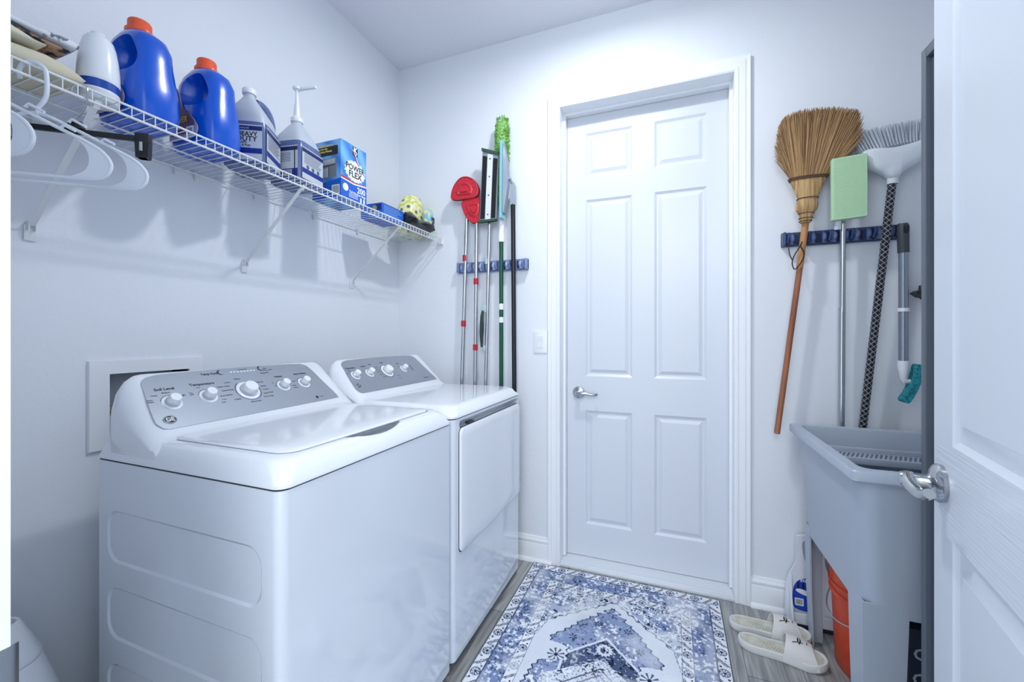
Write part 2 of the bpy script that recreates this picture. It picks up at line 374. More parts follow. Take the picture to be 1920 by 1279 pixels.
# ---------------------------------------------------------------- washer and dryer
def sl_frame(y0):
    T = Vector((0.275, 0, 1.118)); U = Vector((0.712, 0, -0.702)); N = Vector((0.702, 0, 0.712))
    def f(a, s, d):   # a along y from y0, s down the slope
        p = T + U * s + N * d; return (p.x, y0 + a, p.z)
    return f
KN = P('knob_white', 'EEF1F5', 0.25); KS = P('knob_grey', 'C2C8D1', 0.3, metal=0.3)
def machine(kind, y0, label):
    W_ = 0.69; y1 = y0 + W_; top = 0.965; zs = 0.912 if kind == 'washer' else 0.922
    t = thing('washing_machine' if kind == 'washer' else 'clothes_dryer', (0.54, y0 + W_ / 2, 0), label, 'washer' if kind == 'washer' else 'dryer')
    # cabinet: rounded vertical front corners
    r = 0.022; xb, xf = 0.226, 0.856
    ol = [(xb, y0), ] + [(xf - r + r * math.sin(q), y0 + r - r * math.cos(q)) for q in [PI / 2 * i / 6 for i in range(7)]] + [(xf - r + r * math.cos(q), y1 - r + r * math.sin(q)) for q in [PI / 2 * i / 6 for i in range(7)]] + [(xb, y1)]
    b = MB(); b.rings([[(x, y, 0.045) for x, y in ol], [(x, y, zs - 0.003) for x, y in ol]])
    cab = b.build('cabinet', APPL2, t)
    if kind == 'washer':
        for z0, z1 in ((0.66, 0.79), (0.47, 0.60), (0.28, 0.41), (0.09, 0.22)):
            b = MB(); rs = []
            for k, d in ((-0.004, -0.01), (0, 0), (0.006, 0.0035)):
                rs.append([(x, y0 + d, z) for x, z in rrect(0.262 + k, 0.805 - k, z0 + k, z1 - k, 0.042 - k * 0.5, 8)])
            b.rings(rs); b.bm.transform(ROOT[t.name].inverted()); 
            cut = b.build('cut', APPL2, None, smooth=0); cut.parent = None; cut.location = (0, 0, 0)
            # cutter shares the cabinet's frame
            cut.parent = t
            bpy.context.view_layer.update()
            boolean(cab, cut, ang=19)
    else:
        # dryer door with a recessed grip band above it
        b = MB(); b.rings([[(x, y, z) for y, z in rrect(y0 + 0.045, y1 - 0.022, 0.880, 0.909, 0.013, 5)] for x in (0.815, 0.87)])
        b.bm.transform(ROOT[t.name].inverted()); cut = b.build('cut', APPL2, None, smooth=0); cut.parent = t; bpy.context.view_layer.update()
        b = MB()
        ds = [(k, x) for k, x in ((0.0, 0.852), (0.0, 0.8605), (0.003, 0.8645), (0.009, 0.8665), (0.05, 0.868))]
        def dol(k): return rrect(y0 + 0.042 + k, y1 - 0.020 - k, 0.425 + k, 0.882 - k * 0.6, 0.022, 6)
        b.rings([[(x, y, z) for y, z in dol(k)] for k, x in ds])
        boolean(cab, cut, ang=19)
        dd = b.build('door', APPL, t)
        b = MB(); b.rings([[(x, y, z) for y, z in dol(-0.0025)] for x in (0.852, 0.8575)]); b.build('door_gap', DARKGAP, dd)
        b = MB(); b.box(0.835, 0.855, y0 + 0.13, y0 + 0.17, 0.882, 0.891)
        b.build('door_catch', P('catch_dark', '3A4048', 0.5), t, smooth=0)
    # toe gap
    b = MB(); b.box(xb + 0.02, xf - 0.03, y0 + 0.02, y1 - 0.02, 0.018, 0.05); b.build('base', DARKGAP, t, smooth=0)
    for fx in (xb + 0.05, xf - 0.07):
        for fy in (y0 + 0.06, y1 - 0.06):
            b = MB(); b.cyl((fx, fy, 0.0), (fx, fy, 0.02), 0.02); b.build('foot', BLACK, t)
    # dark seam under the top
    b = MB(); b.rings([[(xb + (x - xb) * 0.996, y0 + 0.002 + (y - y0) * 0.994, z) for x, y in ol] for z in (zs - 0.004, zs + 0.003)]); b.build('seam', DARKGAP, t, smooth=0)
    # top deck, sides sloping inward to a rounded edge
    b = MB(); rs = []
    for k, z in ((0.0, zs + 0.001), (0.0, zs + 0.008), (0.012, top - 0.024), (0.020, top - 0.008), (0.030, top - 0.001), (0.045, top)):
        rr = 0.028 + k
        ex, ey0, ey1 = xf + 0.003 - k, y0 + k * 0.9, y1 - k * 0.9
        o2 = [(xb, ey0)] + [(ex - rr + rr * math.sin(q), ey0 + rr - rr * math.cos(q)) for q in [PI / 2 * i / 8 for i in range(9)]] + [(ex - rr + rr * math.cos(q), ey1 - rr + rr * math.sin(q)) for q in [PI / 2 * i / 8 for i in range(9)]] + [(xb, ey1)]
        rs.append([(x, y, z) for x, y in o2])
    b.rings(rs); deck = b.build('top_deck', APPL, t, smooth=50)
    if kind == 'washer':
        # finger scoop at the lid's front
        b = MB(); c = (0.838, y0 + 0.335, top + 0.004)
        rs = []
        for k, z in ((-0.006, top + 0.006), (0.0, top - 0.004), (0.010, top - 0.022), (0.018, top - 0.025)):
            rs.append([(x, y, z) for x, y in smooth_poly([(0.765 + k, y0 + 0.235 + k), (0.806, y0 + 0.222 + k), (0.832 - k * .5, y0 + 0.26 + k), (0.843 - k, y0 + 0.335), (0.832 - k * .5, y0 + 0.41 - k), (0.806, y0 + 0.448 - k), (0.765 + k, y0 + 0.435 - k)], 5)])
        b.rings(rs); b.bm.transform(ROOT[t.name].inverted()); cut = b.build('cut', APPL, None, smooth=0); cut.parent = t; bpy.context.view_layer.update(); boolean(deck, cut)
        # lid: slightly crowned sheet with rounded front corners
        b = MB(); rs = []
        def lo(k):
            R_ = 0.045
            a0, a1, xx = y0 + 0.055 + k, y1 - 0.055 - k, 0.808 - k
            return [(0.405 + k, a0)] + [(xx - R_ + R_ * math.sin(q), a0 + R_ - R_ * math.cos(q)) for q in [PI / 2 * i / 6 for i in range(7)]] + [(xx - R_ + R_ * math.cos(q), a1 - R_ + R_ * math.sin(q)) for q in [PI / 2 * i / 6 for i in range(7)]] + [(0.405 + k, a1)]
        for k, z in ((0, top - 0.003), (0, top + 0.002), (0.003, top + 0.0045), (0.02, top + 0.006), (0.05, top + 0.0065)): rs.append([(x, y, z) for x, y in lo(k)])
        b.rings(rs); lid = b.build('lid', APPL, t, smooth=50)
        b = MB(); b.rings([[(x, y, z) for x, y in lo(-0.0025)] for z in (top - 0.002, top + 0.0005)]); b.build('lid_gap', P('gap_grey', '7D8794', 0.6), lid)
        b = MB(); b.box(0.408, 0.425, y0 + 0.046, y0 + 0.056, top - 0.001, top + 0.004); b.build('lid_hinge', DARKGAP, lid, smooth=0)
    # console: profile swept along y, shrinking at both ends
    prof = smooth_poly([(0.250, 0.93), (0.244, 1.00), (0.246, 1.085), (0.256, 1.114), (0.270, 1.121)], 3, False) + [(0.276, 1.1185), (0.282, 1.113)] + [(0.417, 0.979), (0.424, 0.972)] + [(0.436, 0.968), (0.445, 0.9635), (0.447, 0.95), (0.44, 0.93)]
    b = MB(); rs = []
    for a, s, xs in ((0.004, 0.50, 0.12), (0.008, 0.62, 0.08), (0.018, 0.80, 0.04), (0.032, 0.92, 0.018), (0.050, 0.985, 0.004), (0.066, 1, 0), (W_ - 0.066, 1, 0), (W_ - 0.05, 0.985, 0.004), (W_ - 0.032, 0.92, 0.018), (W_ - 0.018, 0.8, 0.04), (W_ - 0.008, 0.62, 0.08), (W_ - 0.004, 0.5, 0.12)):
        rs.append([(0.444 + (x - 0.444) * (1 - xs * 0.9), y0 + a, 0.93 + (z - 0.93) * s) for x, z in prof])
    b.rings(rs); con = b.build('console', APPL, t, smooth=40)
    f = sl_frame(y0)
    pan = smooth_poly([(0.040, 0.172), (0.036, 0.15), (0.048, 0.06), (0.056, 0.022), (0.085, 0.006), (0.15, 0.001), (0.335, -0.002), (0.53, 0.001), (0.572, 0.008), (0.59, 0.03), (0.606, 0.10), (0.622, 0.168), (0.618, 0.181), (0.60, 0.184), (0.335, 0.186), (0.09, 0.186), (0.052, 0.184)], 5)
    b = MB(); b.prism(pan, f, 0.0005, 0.0022); b.build('control_panel', SILV, con, smooth=20)
    # knobs
    if kind == 'washer': ks = [(0.095, 0.104, 1), (0.190, 0.098, 1), (0.310, 0.096, 1.5), (0.437, 0.095, 0.95), (0.522, 0.094, 0.95)]
    else: ks = [(0.086, 0.09, 0.95), (0.176, 0.087, 0.95), (0.296, 0.088, 1.45), (0.425, 0.086, 0.9)]
    Tm = Matrix(((0, 0.712, 0.702, 0.275), (1, 0, 0, y0), (0, -0.702, 0.712, 1.118), (0, 0, 0, 1)))
    for a, s, k in ks:
        big = k > 1.2
        b = MB(); rs = []
        for r_, h in ((0.0165 * k, 0.0023), (0.0165 * k, 0.006), (0.0145 * k, 0.008), (0.0135 * k, 0.024), (0.0125 * k, 0.0265), (0.001, 0.0268)):
            rs.append([f(a + r_ * math.cos(q), s + r_ * math.sin(q), h) for q in [2 * PI * i / 28 for i in range(28)]])
        b.rings(rs); kn = b.build('knob', KN, con)
        b = MB(); b.rings([[f(a + r_ * math.cos(q), s + r_ * math.sin(q), h) for q in [2 * PI * i / 28 for i in range(28)]] for r_, h in ((0.0235 * k, 0.0023), (0.022 * k, 0.0035), (0.0185 * k, 0.0038))]); tag(b.build('knob_ring', KN, kn), 'white ring around the knob')
        b = MB(); b.rings([[f(a + r_ * math.cos(q), s + r_ * math.sin(q), h) for q in [2 * PI * i / 28 for i in range(28)]] for r_, h in ((0.0178 * k, 0.0038), (0.0172 * k, 0.009), (0.0148 * k, 0.0105))]); b.build('knob_skirt', KS, kn)
    # printing: arcs, captions, badge
    tf = lambda a, s: (lambda u, v, d: f(a + u, s - v, 0.0026))
    INK = P('print_dark', '2A3140', 0.5); BLUEINK = P('print_blue', '3C5DB4', 0.5)
    groups = [MB() for _ in ks]
    for gi, (a, s, k) in enumerate(ks):
        b = groups[gi]; big = k > 1.2; R0, R1 = 0.0245 * k, 0.0262 * k
        segs = [(200 + i * 16.5, 210 + i * 16.5) for i in range(9)] if not big else [(-60 + i * 13, -50 + i * 13) for i in range(23)]
        for i, (q0, q1) in enumerate(segs):
            b.m(1 if (big and kind == 'washer' and 9 <= i <= 17) else 0)
            th_ = [math.radians(q0 + (q1 - q0) * j / 3) for j in range(4)]
            b.flat([(a + R1 * math.cos(q), s + R1 * math.sin(q)) for q in th_] + [(a + R0 * math.cos(q), s + R0 * math.sin(q)) for q in th_[::-1]], f, 0.0026)
    if kind == 'washer':
        caps = [('Soil Level', 0.095, 0.056, 0.0125), ('Temperature', 0.192, 0.052, 0.0125), ('Temp Hold', 0.228, 0.016, 0.0105), ('Options', 0.440, 0.053, 0.009), ('Rinse Options', 0.530, 0.050, 0.009), ('Start', 0.412, 0.011, 0.007), ('Hold to pause', 0.418, 0.019, 0.006), ('Deep Fill', 0.400, 0.031, 0.008), ('Cycle Status', 0.334, 0.008, 0.006)]
        caps += [(x, a, s, 0.006) for x, a, s in (('Extra\nheavy', 0.050, 0.092), ('Heavy', 0.064, 0.075), ('Medium', 0.093, 0.069), ('Light', 0.129, 0.084), ('Tap\ncold', 0.150, 0.083), ('Hot', 0.176, 0.064), ('Warm', 0.226, 0.105), ('Cool', 0.224, 0.118), ('Cold', 0.218, 0.128), ('On', 0.405, 0.078), ('Off', 0.408, 0.092), ('1 Rinse', 0.475, 0.1), ('2 Rinses', 0.476, 0.11), ('Auto', 0.486, 0.082))]
        caps += [(x, a, s, 0.0068) for x, a, s in (('Whites', 0.298, 0.046), ('Colors', 0.262, 0.056), ('Heavy / Bulky', 0.245, 0.070), ('Active Wear', 0.250, 0.086), ('Sanitize', 0.246, 0.104), ('Casuals', 0.262, 0.124), ('Rinse & Spin', 0.312, 0.142), ('Delicates', 0.362, 0.068), ('Denim', 0.366, 0.086), ('Towels', 0.366, 0.10), ('Quick Wash', 0.368, 0.116), ('Drain & Spin', 0.362, 0.130), ('Wi-Fi', 0.552, 0.166))]
        moons = ((0.262, 0.014), (0.396, 0.010))
    else:
        caps = [('Temperature', 0.085, 0.048, 0.010), ('Options', 0.165, 0.046, 0.009), ('Signal', 0.215, 0.038, 0.008), ('Cycle', 0.298, 0.034, 0.009), ('Level', 0.405, 0.050, 0.009), ('Start', 0.489, 0.074, 0.009), ('Sensor Dry', 0.545, 0.160, 0.009)]
        caps += [(x, a, s, 0.0062) for x, a, s in (('Low', 0.052, 0.075), ('High', 0.070, 0.062), ('Off', 0.142, 0.074), ('Cottons', 0.243, 0.058), ('Mixed', 0.240, 0.072), ('Easy Care', 0.238, 0.086), ('Delicates', 0.240, 0.102), ('Timed Dry', 0.250, 0.12), ('More dry', 0.350, 0.122), ('Less dry', 0.345, 0.14), ('Loud', 0.395, 0.07))]
        moons = ((0.494, 0.094),)
    for tx, a, s, sz in caps: MB().text(tx, sz, tf(a, s), bold=0.00035 if sz > 0.008 else 0.0001).build('caption', INK, con, smooth=0, recalc=False)
    for a, s in moons:
        MB().flat([(a + 0.010 * math.cos(q), s + 0.010 * math.sin(q)) for q in [math.radians(60 + 220 * i / 12) for i in range(13)]] + [(a + 0.004 + 0.009 * math.cos(q), s + 0.0085 * math.sin(q)) for q in [math.radians(275 - 200 * i / 10) for i in range(11)]], f, 0.0026).build('crescent_mark', INK, con, smooth=0, recalc=False)
    if kind == 'washer': MB().flat(CIRC(0.532, 0.166, 0.006), f, 0.0026).build('dot_mark', INK, con, smooth=0, recalc=False)
    for b in groups: tag(b.build('dial_marks', [INK, BLUEINK], con, smooth=0, recalc=False), 'dark printed marks round the knob')
    if kind == 'washer':
        b = MB()
        for i in range(8): a = 0.29 + i * 0.011; b.prism(rrect(a, a + 0.007, 0.0145, 0.0185, 0.0015, 2), f, 0.0022, 0.0032)
        b.build('indicator_light', P('lens_white', 'F4F7FA', 0.2), con, smooth=0)
    a, s = (0.068, 0.158) if kind == 'washer' else (0.058, 0.146)
    k = 1 if kind == 'washer' else 0.85
    b = MB(); b.rings([[f(a + r_ * k * math.cos(q), s + r_ * k * 0.82 * math.sin(q), h) for q in [2 * PI * i / 28 for i in range(28)]] for r_, h in ((0.0155, 0.0022), (0.0155, 0.0035), (0.0148, 0.0042), (0.0128, 0.0042), (0.0126, 0.0038))]); bd = b.build('badge', CHROME, con)
    b = MB(); b.rings([[f(a + r_ * k * math.cos(q), s + r_ * k * 0.82 * math.sin(q), h) for q in [2 * PI * i / 24 for i in range(24)]] for r_, h in ((0.0127, 0.0023), (0.0127, 0.0039))]); b.m(1)
    b.text('GE', 0.0155 * k, lambda u, v, d: f(a + u, s - v, 0.0043), bold=0.0005)
    for q in range(4):
        an = q * PI / 2 + 0.4
        b.tube([f(a + k * 0.0108 * math.cos(an + e), s + k * 0.0088 * math.sin(an + e), 0.0043) for e in (0, 0.25, 0.5, 0.75)], 0.0006, 5)
    tag(b.build('badge_letters', [BLACK, P('badge_silver', 'D5D9DE', 0.25, metal=0.8)], bd, smooth=0), 'silver monogram letters on black')
    return t
machine('washer', -1.5455, 'white top-load washing machine with five white knobs on its grey panel, nearest the camera')
machine('dryer', -0.845, 'white front-door clothes dryer with four white knobs, between the washer and the back wall')

# ---------------------------------------------------------------- wire shelf
ZD = 1.800; XS = 0.314
shelf = thing('wire_shelf', (0.0, -0.95, ZD), 'long white wire shelf fixed high on the left wall above the washer and dryer', 'shelf')
b = MB()
ys = [-0.022 - 0.0254 * i for i in range(75)]
for y in ys:
    b.tube([(0.012, y, ZD), (XS - 0.003, y, ZD), (XS, y, ZD - 0.003), (XS, y, ZD - 0.026)], 0.0014, 6)
b.build('deck_wires', WIRE, shelf)
b = MB()
for x, z, r_ in ((0.012, ZD - 0.003, 0.003), (0.16, ZD - 0.0035, 0.0027), (XS - 0.002, ZD + 0.001, 0.003), (XS + 0.001, ZD - 0.027, 0.0033)):
    b.cyl((x, -1.92, z), (x, -0.004, z), r_, n=8)
b.build('rail', WIRE, shelf)
for y in (-1.588, -1.001, -0.414):
    b = MB()
    m_ = Matrix()
    p0 = Vector((XS - 0.004, y, ZD - 0.028)); p1 = Vector((0.012, y, 1.512)); d = (p1 - p0).normalized(); nn = Vector((d.z, 0, -d.x))
    b.rings([[p + Vector((0, w_, 0)) + nn * q for w_, q in ((-0.007, 0), (-0.006, 0.003), (0, 0.0045), (0.006, 0.003), (0.007, 0), (0, 0.0012))] for p in (p0, p1)])
    b.rings([[(XS + 0.003, y - 0.006, ZD - 0.02), (XS + 0.003, y + 0.006, ZD - 0.02), (XS - 0.006, y + 0.006, ZD - 0.034), (XS - 0.006, y - 0.006, ZD - 0.034)], [(XS + 0.006, y - 0.006, ZD - 0.022), (XS + 0.006, y + 0.006, ZD - 0.022), (XS - 0.004, y + 0.006, ZD - 0.038), (XS - 0.004, y - 0.006, ZD - 0.038)]])
    br = b.build('support_brace', WIRE, shelf)
    b = MB(); b.box(0.001, 0.006, y - 0.012, y + 0.012, 1.474, 1.516, 0.002); b.box(0.001, 0.018, y - 0.0075, y - 0.0055, 1.50, 1.525).box(0.001, 0.018, y + 0.0055, y + 0.0075, 1.50, 1.525); ft = b.build('brace_foot', WIRE, br)
for y in (-1.86, -1.58, -1.245, -1.18, -0.955, -0.66, -0.37, -0.10):
    b = MB(); b.box(0.0015, 0.010, y - 0.006, y + 0.006, ZD - 0.026, ZD + 0.006, 0.002); b.cyl((0.009, y, ZD - 0.018), (0.013, y, ZD - 0.018), 0.004, n=10)
    b.build('wall_clip', WIRE, shelf)
b = MB(); b.box(XS - 0.03, XS + 0.006, -0.008, -0.0015, ZD - 0.040, ZD + 0.004, 0.002); b.box(XS - 0.024, XS + 0.007, -0.02, -0.008, ZD - 0.036, ZD - 0.022, 0.002); b.build('end_bracket', WIRE, shelf)

ZT = ZD + 0.0022    # top of the deck wires
# ---------------------------------------------------------------- blue detergent jugs
JUG = P('jug_blue', '0056CE', 0.22, coat=0.4); CAPO = P('cap_orange', 'F0613A', 0.35)
def sup(cx, cy, hx2, hy2, z, e=3.0, n=40):
    return [(cx + hx2 * abs(math.cos(t)) ** (2 / e) * (1 if math.cos(t) >= 0 else -1), cy + hy2 * abs(math.sin(t)) ** (2 / e) * (1 if math.sin(t) >= 0 else -1), z) for t in [2 * PI * i / n for i in range(n)]]
def jug(loc, label):
    t = thing('detergent_jug', loc, label, 'detergent jug', 'blue laundry detergent jugs on the wire shelf'); X0, Y0, Z0 = loc
    b = MB(); rs = []
    for z, hx2, hy2, ox, e in ((0.0, 0.088, 0.052, 0, 3.2), (0.004, 0.096, 0.060, 0, 3.4), (0.03, 0.100, 0.064, 0, 3.6), (0.09, 0.098, 0.063, 0, 3.4), (0.13, 0.092, 0.060, 0, 3.1), (0.17, 0.088, 0.056, 0, 2.9), (0.205, 0.086, 0.053, 0.0, 3.0), (0.232, 0.076, 0.046, 0.0, 2.7), (0.250, 0.054, 0.037, 0.0, 2.4), (0.256, 0.034, 0.030, 0.0, 2.1), (0.262, 0.030, 0.029, 0.0, 2)):
        rs.append([(X0 + x, Y0 + y, Z0 + zz) for x, y, zz in sup(ox, 0, hx2, hy2, z, e)])
    b.rings(rs); body = b.build('body', JUG, t, smooth=60)
    # hand grip: deep hollow on both broad sides with a hole through
    b = MB(); rs = []
    for y, k in ((-0.08, 1.28), (-0.050, 1.16), (-0.036, 1.0), (-0.020, 0.82), (0, 0.74), (0.020, 0.82), (0.036, 1.0), (0.050, 1.16), (0.08, 1.28)):
        rs.append([(X0 + 0.022 + k * u, Y0 + y, Z0 + 0.178 + k * v) for u, v in smooth_poly([(-0.050, -0.022), (-0.02, -0.042), (0.030, -0.046), (0.047, -0.026), (0.044, 0.002), (0.026, 0.034), (0.0, 0.043), (-0.034, 0.034), (-0.052, 0.008)], 4)])
    b.rings(rs); b.bm.transform(ROOT[t.name].inverted()); cut = b.build('cut', JUG, None, smooth=0); cut.parent = t; bpy.context.view_layer.update(); boolean(body, cut)
    b = MB(); n = 60; rs = []
    for r_, z in ((0.031, 0.256), (0.0325, 0.257), (0.0325, 0.267), (0.028, 0.268), (0.0265, 0.270), (0.0265, 0.292), (0.0245, 0.295), (0.001, 0.2955)):
        rs.append([(X0 + (r_ - (0.0007 if i % 2 and 0.268 < z < 0.293 else 0)) * math.cos(2 * PI * i / n), Y0 + (r_ - (0.0007 if i % 2 and 0.268 < z < 0.293 else 0)) * math.sin(2 * PI * i / n), Z0 + z) for i in range(n)])
    b.rings(rs); tag(b.build('cap', CAPO, t, smooth=50), 'orange screw cap')
    # label on the broad side facing the camera's left
    yl = lambda x: Y0 - 0.066
    fl = lambda a, c, d: (X0 + a, Y0 - 0.0655 - d * 1 + 0.10 * max(0, c - 0.085) * 0.6 + 6.0 * max(0, abs(a) - 0.055) ** 2 * 1.6, Z0 + c)
    b = MB()
    lab = smooth_poly([(-0.088, 0.03), (0.0, 0.018), (0.052, 0.022), (0.062, 0.05), (0.03, 0.09), (-0.01, 0.12), (-0.03, 0.17), (-0.055, 0.19), (-0.075, 0.16), (-0.086, 0.10)], 5)
    b.m(0); b.prism(lab, fl, 0.0, 0.0012)
    b.m(1); b.prism([(a * 0.86 - 0.008, c * 0.86 + 0.022) for a, c in lab], fl, 0.0012, 0.0018)
    b.m(2); b.prism(rrect(0.012, 0.046, 0.026, 0.054, 0.003), fl, 0.0018, 0.0024); b.prism(CIRC(-0.05, 0.135, 0.018), fl, 0.0018, 0.0024)
    b.m(3)
    for i in range(8): b.flat([(0.017 + i * 0.003, 0.031), (0.0185 + i * 0.003, 0.031), (0.0185 + i * 0.003, 0.048), (0.017 + i * 0.003, 0.048)], fl, 0.0027)
    b.m(4); b.text('POWER', 0.024, lambda u, v, d: fl(-0.024 + u, 0.078 + v, 0.0022), bold=0.0006)
    b.m(2); b.text('CLEAN', 0.013, lambda u, v, d: fl(-0.03 + u, 0.055 + v, 0.0022), bold=0.0003)
    tag(b.build('label', [P('label_edge', 'B9A8C8', 0.4), P('label_maroon', '5A2750', 0.4), P('label_white', 'E8ECF2', 0.4), INKD, P('label_gold', 'E9B53B', 0.4)], t, smooth=0), 'maroon label with a white barcode patch')
    return t
INKD = P('ink_black', '14161B', 0.5)
jug((0.198, -1.445, ZT), 'large blue detergent jug with orange cap, beside the white bottle')
jug((0.200, -1.268, ZT), 'large blue detergent jug with orange cap, beside the clear heavy duty jug')

# ---------------------------------------------------------------- white bottle with a blue band
bx, by = 0.248, -1.556
t = thing('white_bottle', (bx, by, ZT), 'tapered white plastic bottle with a blue band near its base, left of the blue jugs', 'bottle')
b = MB(); b.lathe([(0.001, 0.0), (0.034, 0.0), (0.0375, 0.004), (0.0385, 0.020), (0.040, 0.023), (0.040, 0.026), (0.0387, 0.028), (0.0387, 0.048), (0.040, 0.050), (0.0403, 0.056), (0.0395, 0.080), (0.037, 0.110), (0.033, 0.138), (0.028, 0.156), (0.021, 0.165), (0.016, 0.168), (0.014, 0.174), (0.001, 0.176)], (bx, by, ZT), 36)
b.build('body', P('bottle_white', 'E6EBF2', 0.22), t, smooth=50)
b = MB(); b.lathe([(0.0386, 0.0275), (0.0394, 0.028), (0.0394, 0.048), (0.0386, 0.0485)], (bx, by, ZT), 36); tag(b.build('band', P('band_blue', '1D49A8', 0.25), t, smooth=50), 'bright blue band')

# ---------------------------------------------------------------- clear gallon jugs of blue liquid
LIQ = P('liquid_seen_through_plastic', '5B6C9C', 0.25, coat=0.3); CLR = P('frosted_plastic', 'BEC7D4', 0.3, coat=0.3)
def gallon(loc, label, pump):
    RZ = math.radians(10 if pump else 31); t = thing('liquid_jug', loc, label, 'detergent jug', rz=RZ); X0, Y0, Z0 = 0, 0, 0; ROOT[t.name] = Matrix()
    h = 0.070; L_ = 0.150 if not pump else 0.160
    def sec(z):
        pr = [(0.0, 0.92, 8), (0.004, 0.98, 8), (0.02, 1.0, 8), (0.135, 1.0, 8), (0.15, 0.985, 7), (0.19, 0.80, 4.5), (0.225, 0.52, 3), (0.245, 0.34, 2.2), (0.252, 0.28, 2), (0.262, 0.26, 2)] if pump else [(0.0, 0.92, 7), (0.004, 0.98, 7), (0.02, 1.0, 7), (0.13, 1.0, 7), (0.15, 0.98, 6), (0.185, 0.86, 4.5), (0.215, 0.62, 3.2), (0.238, 0.38, 2.4), (0.25, 0.26, 2), (0.264, 0.25, 2)]
        for p, q in zip(pr, pr[1:]):
            if z <= q[0]:
                k = (z - p[0]) / (q[0] - p[0]); return p[1] + (q[1] - p[1]) * k, p[2] + (q[2] - p[2]) * k
        return pr[-1][1:]
    def ring(z, off=(0, 0)):
        s_, e = sec(z); ex = 0
        if not pump: ex = -0.022 * max(0, min(1, (z - 0.15) / 0.1))
        return [(X0 + x, Y0 + y + ex, Z0 + z) for x, y, _ in sup(0, 0, h * s_, h * s_, 0, e, 48)]
    b = MB(); b.rings([ring(z) for z in (0, 0.004, 0.02, 0.06, 0.1, 0.135, L_ - 0.003, L_)]); b.build('liquid_body', LIQ, t, smooth=50)
    b = MB(); b.rings([ring(z) for z in (L_ + 0.0002, 0.17, 0.185, 0.2, 0.21, 0.225, 0.235, 0.245, 0.252, 0.262)]); tag(b.build('clear_neck', CLR, t, smooth=50), 'clear empty shoulder and neck')
    if not pump:
        # moulded loop handle rising off the shoulder, with blue liquid in it
        b = MB(); pts = smooth_poly([(X0 + 0.012, Y0 - 0.004, Z0 + 0.246), (X0 + 0.02, Y0 + 0.022, Z0 + 0.245), (X0 + 0.03, Y0 + 0.046, Z0 + 0.226), (X0 + 0.036, Y0 + 0.060, Z0 + 0.19), (X0 + 0.036, Y0 + 0.062, Z0 + 0.15)], 5, False)
        b.tube(pts, [0.013 + 0.007 * math.sin(PI * i / (len(pts) - 1)) for i in range(len(pts))], 16); b.build('handle', LIQ, t)
    yc = 0 if pump else -0.022
    b = MB(); b.lathe([(0.001, 0.262), (0.0215, 0.262), (0.022, 0.264), (0.022, 0.278), (0.020, 0.281), (0.001, 0.2815)] if not pump else [(0.021, 0.258), (0.0225, 0.259), (0.0225, 0.274), (0.019, 0.278), (0.012, 0.284), (0.010, 0.31), (0.009, 0.33), (0.001, 0.331)], (X0, Y0 + yc, Z0), 30); b.build('cap' if not pump else 'pump_collar', WHITEP, t)
    if pump:
        b = MB(); b.cyl((X0, Y0, Z0 + 0.33), (X0, Y0, Z0 + 0.39), 0.0065); b.lathe([(0.008, 0.386), (0.015, 0.39), (0.016, 0.398), (0.012, 0.402), (0.001, 0.403)], (X0, Y0, Z0), 24)
        b.rings([[(X0 + yy, Y0 + dx * k + 0.01 * q, Z0 + 0.392 + dz * k + 0.006 * q) for dx, dz in ((-0.006, -0.005), (0.006, -0.005), (0.005, 0.005), (-0.005, 0.005))] for yy, k, q in ((0.0, 1.1, 0), (0.04, 1.0, 0.6), (0.075, 0.9, 1.2))])
        b.build('pump_head', WHITEP, t)
    # wrap-around label
    def fy(a, c, d): return (X0 + a, Y0 - h - 0.0006 - d, Z0 + c)
    def fx(a, c, d): return (X0 + h + 0.0006 + d, Y0 + a, Z0 + c)
    NAVY = P('label_navy', '1B2A66', 0.4); LGY = P('label_grey', 'C4CBD6', 0.4); BAR = P('label_blue', '1A2F8C', 0.4); INKG = P('ink_grey', '55607A', 0.5)
    b = MB()
    for g in (fy, fx):
        b.m(1); b.prism([(-0.060, 0.018), (0.060, 0.018), (0.060, 0.137), (-0.060, 0.137)], g, 0, 0.0007)
        b.m(0); b.prism([(-0.060, 0.118), (0.060, 0.118), (0.060, 0.133), (-0.060, 0.133)], g, 0.0007, 0.0011)
        b.m(2); b.prism([(-0.060, 0.040), (0.060, 0.040), (0.060, 0.058), (-0.060, 0.058)] if g is fx or not pump else [(-0.06, 0.018), (0.06, 0.018), (0.06, 0.05), (-0.06, 0.05)], g, 0.0007, 0.0011)
    b.m(1)
    if not pump:
        b.text('advanced', 0.010, lambda u, v, d: fy(u, 0.1255 + v, 0.0013))
        b.m(3); b.text('HEAVY', 0.021, lambda u, v, d: fy(-0.020 + u, 0.105 + v, 0.0010), 'LEFT', bold=0.0005)
        b.text('DUTY', 0.024, lambda u, v, d: fy(-0.020 + u, 0.088 + v, 0.0010), 'LEFT', bold=0.0005)
        b.text('Laundry\nPre & Post\nDetergent', 0.010, lambda u, v, d: fy(-0.020 + u, 0.067 + v - 0.0, 0.0010), 'LEFT', bold=0.0003)
        b.m(4)
        for i in range(9): b.flat([(-0.05, 0.113 - i * 0.0055), (0.052 - (i * 37 % 5) * 0.004, 0.113 - i * 0.0055), (0.052 - (i * 37 % 5) * 0.004, 0.1155 - i * 0.0055), (-0.05, 0.1155 - i * 0.0055)], fx, 0.0010)
    else:
        b.m(4)
        for i in range(8): b.flat([(-0.05, 0.112 - i * 0.005), (0.05 - (i * 31 % 5) * 0.004, 0.112 - i * 0.005), (0.05 - (i * 31 % 5) * 0.004, 0.114 - i * 0.005), (-0.05, 0.114 - i * 0.005)], fx, 0.0010)
        for q in (-0.03, 0.0, 0.03): b.flat(CIRC(q, 0.066, 0.008, 14), fx, 0.0010)
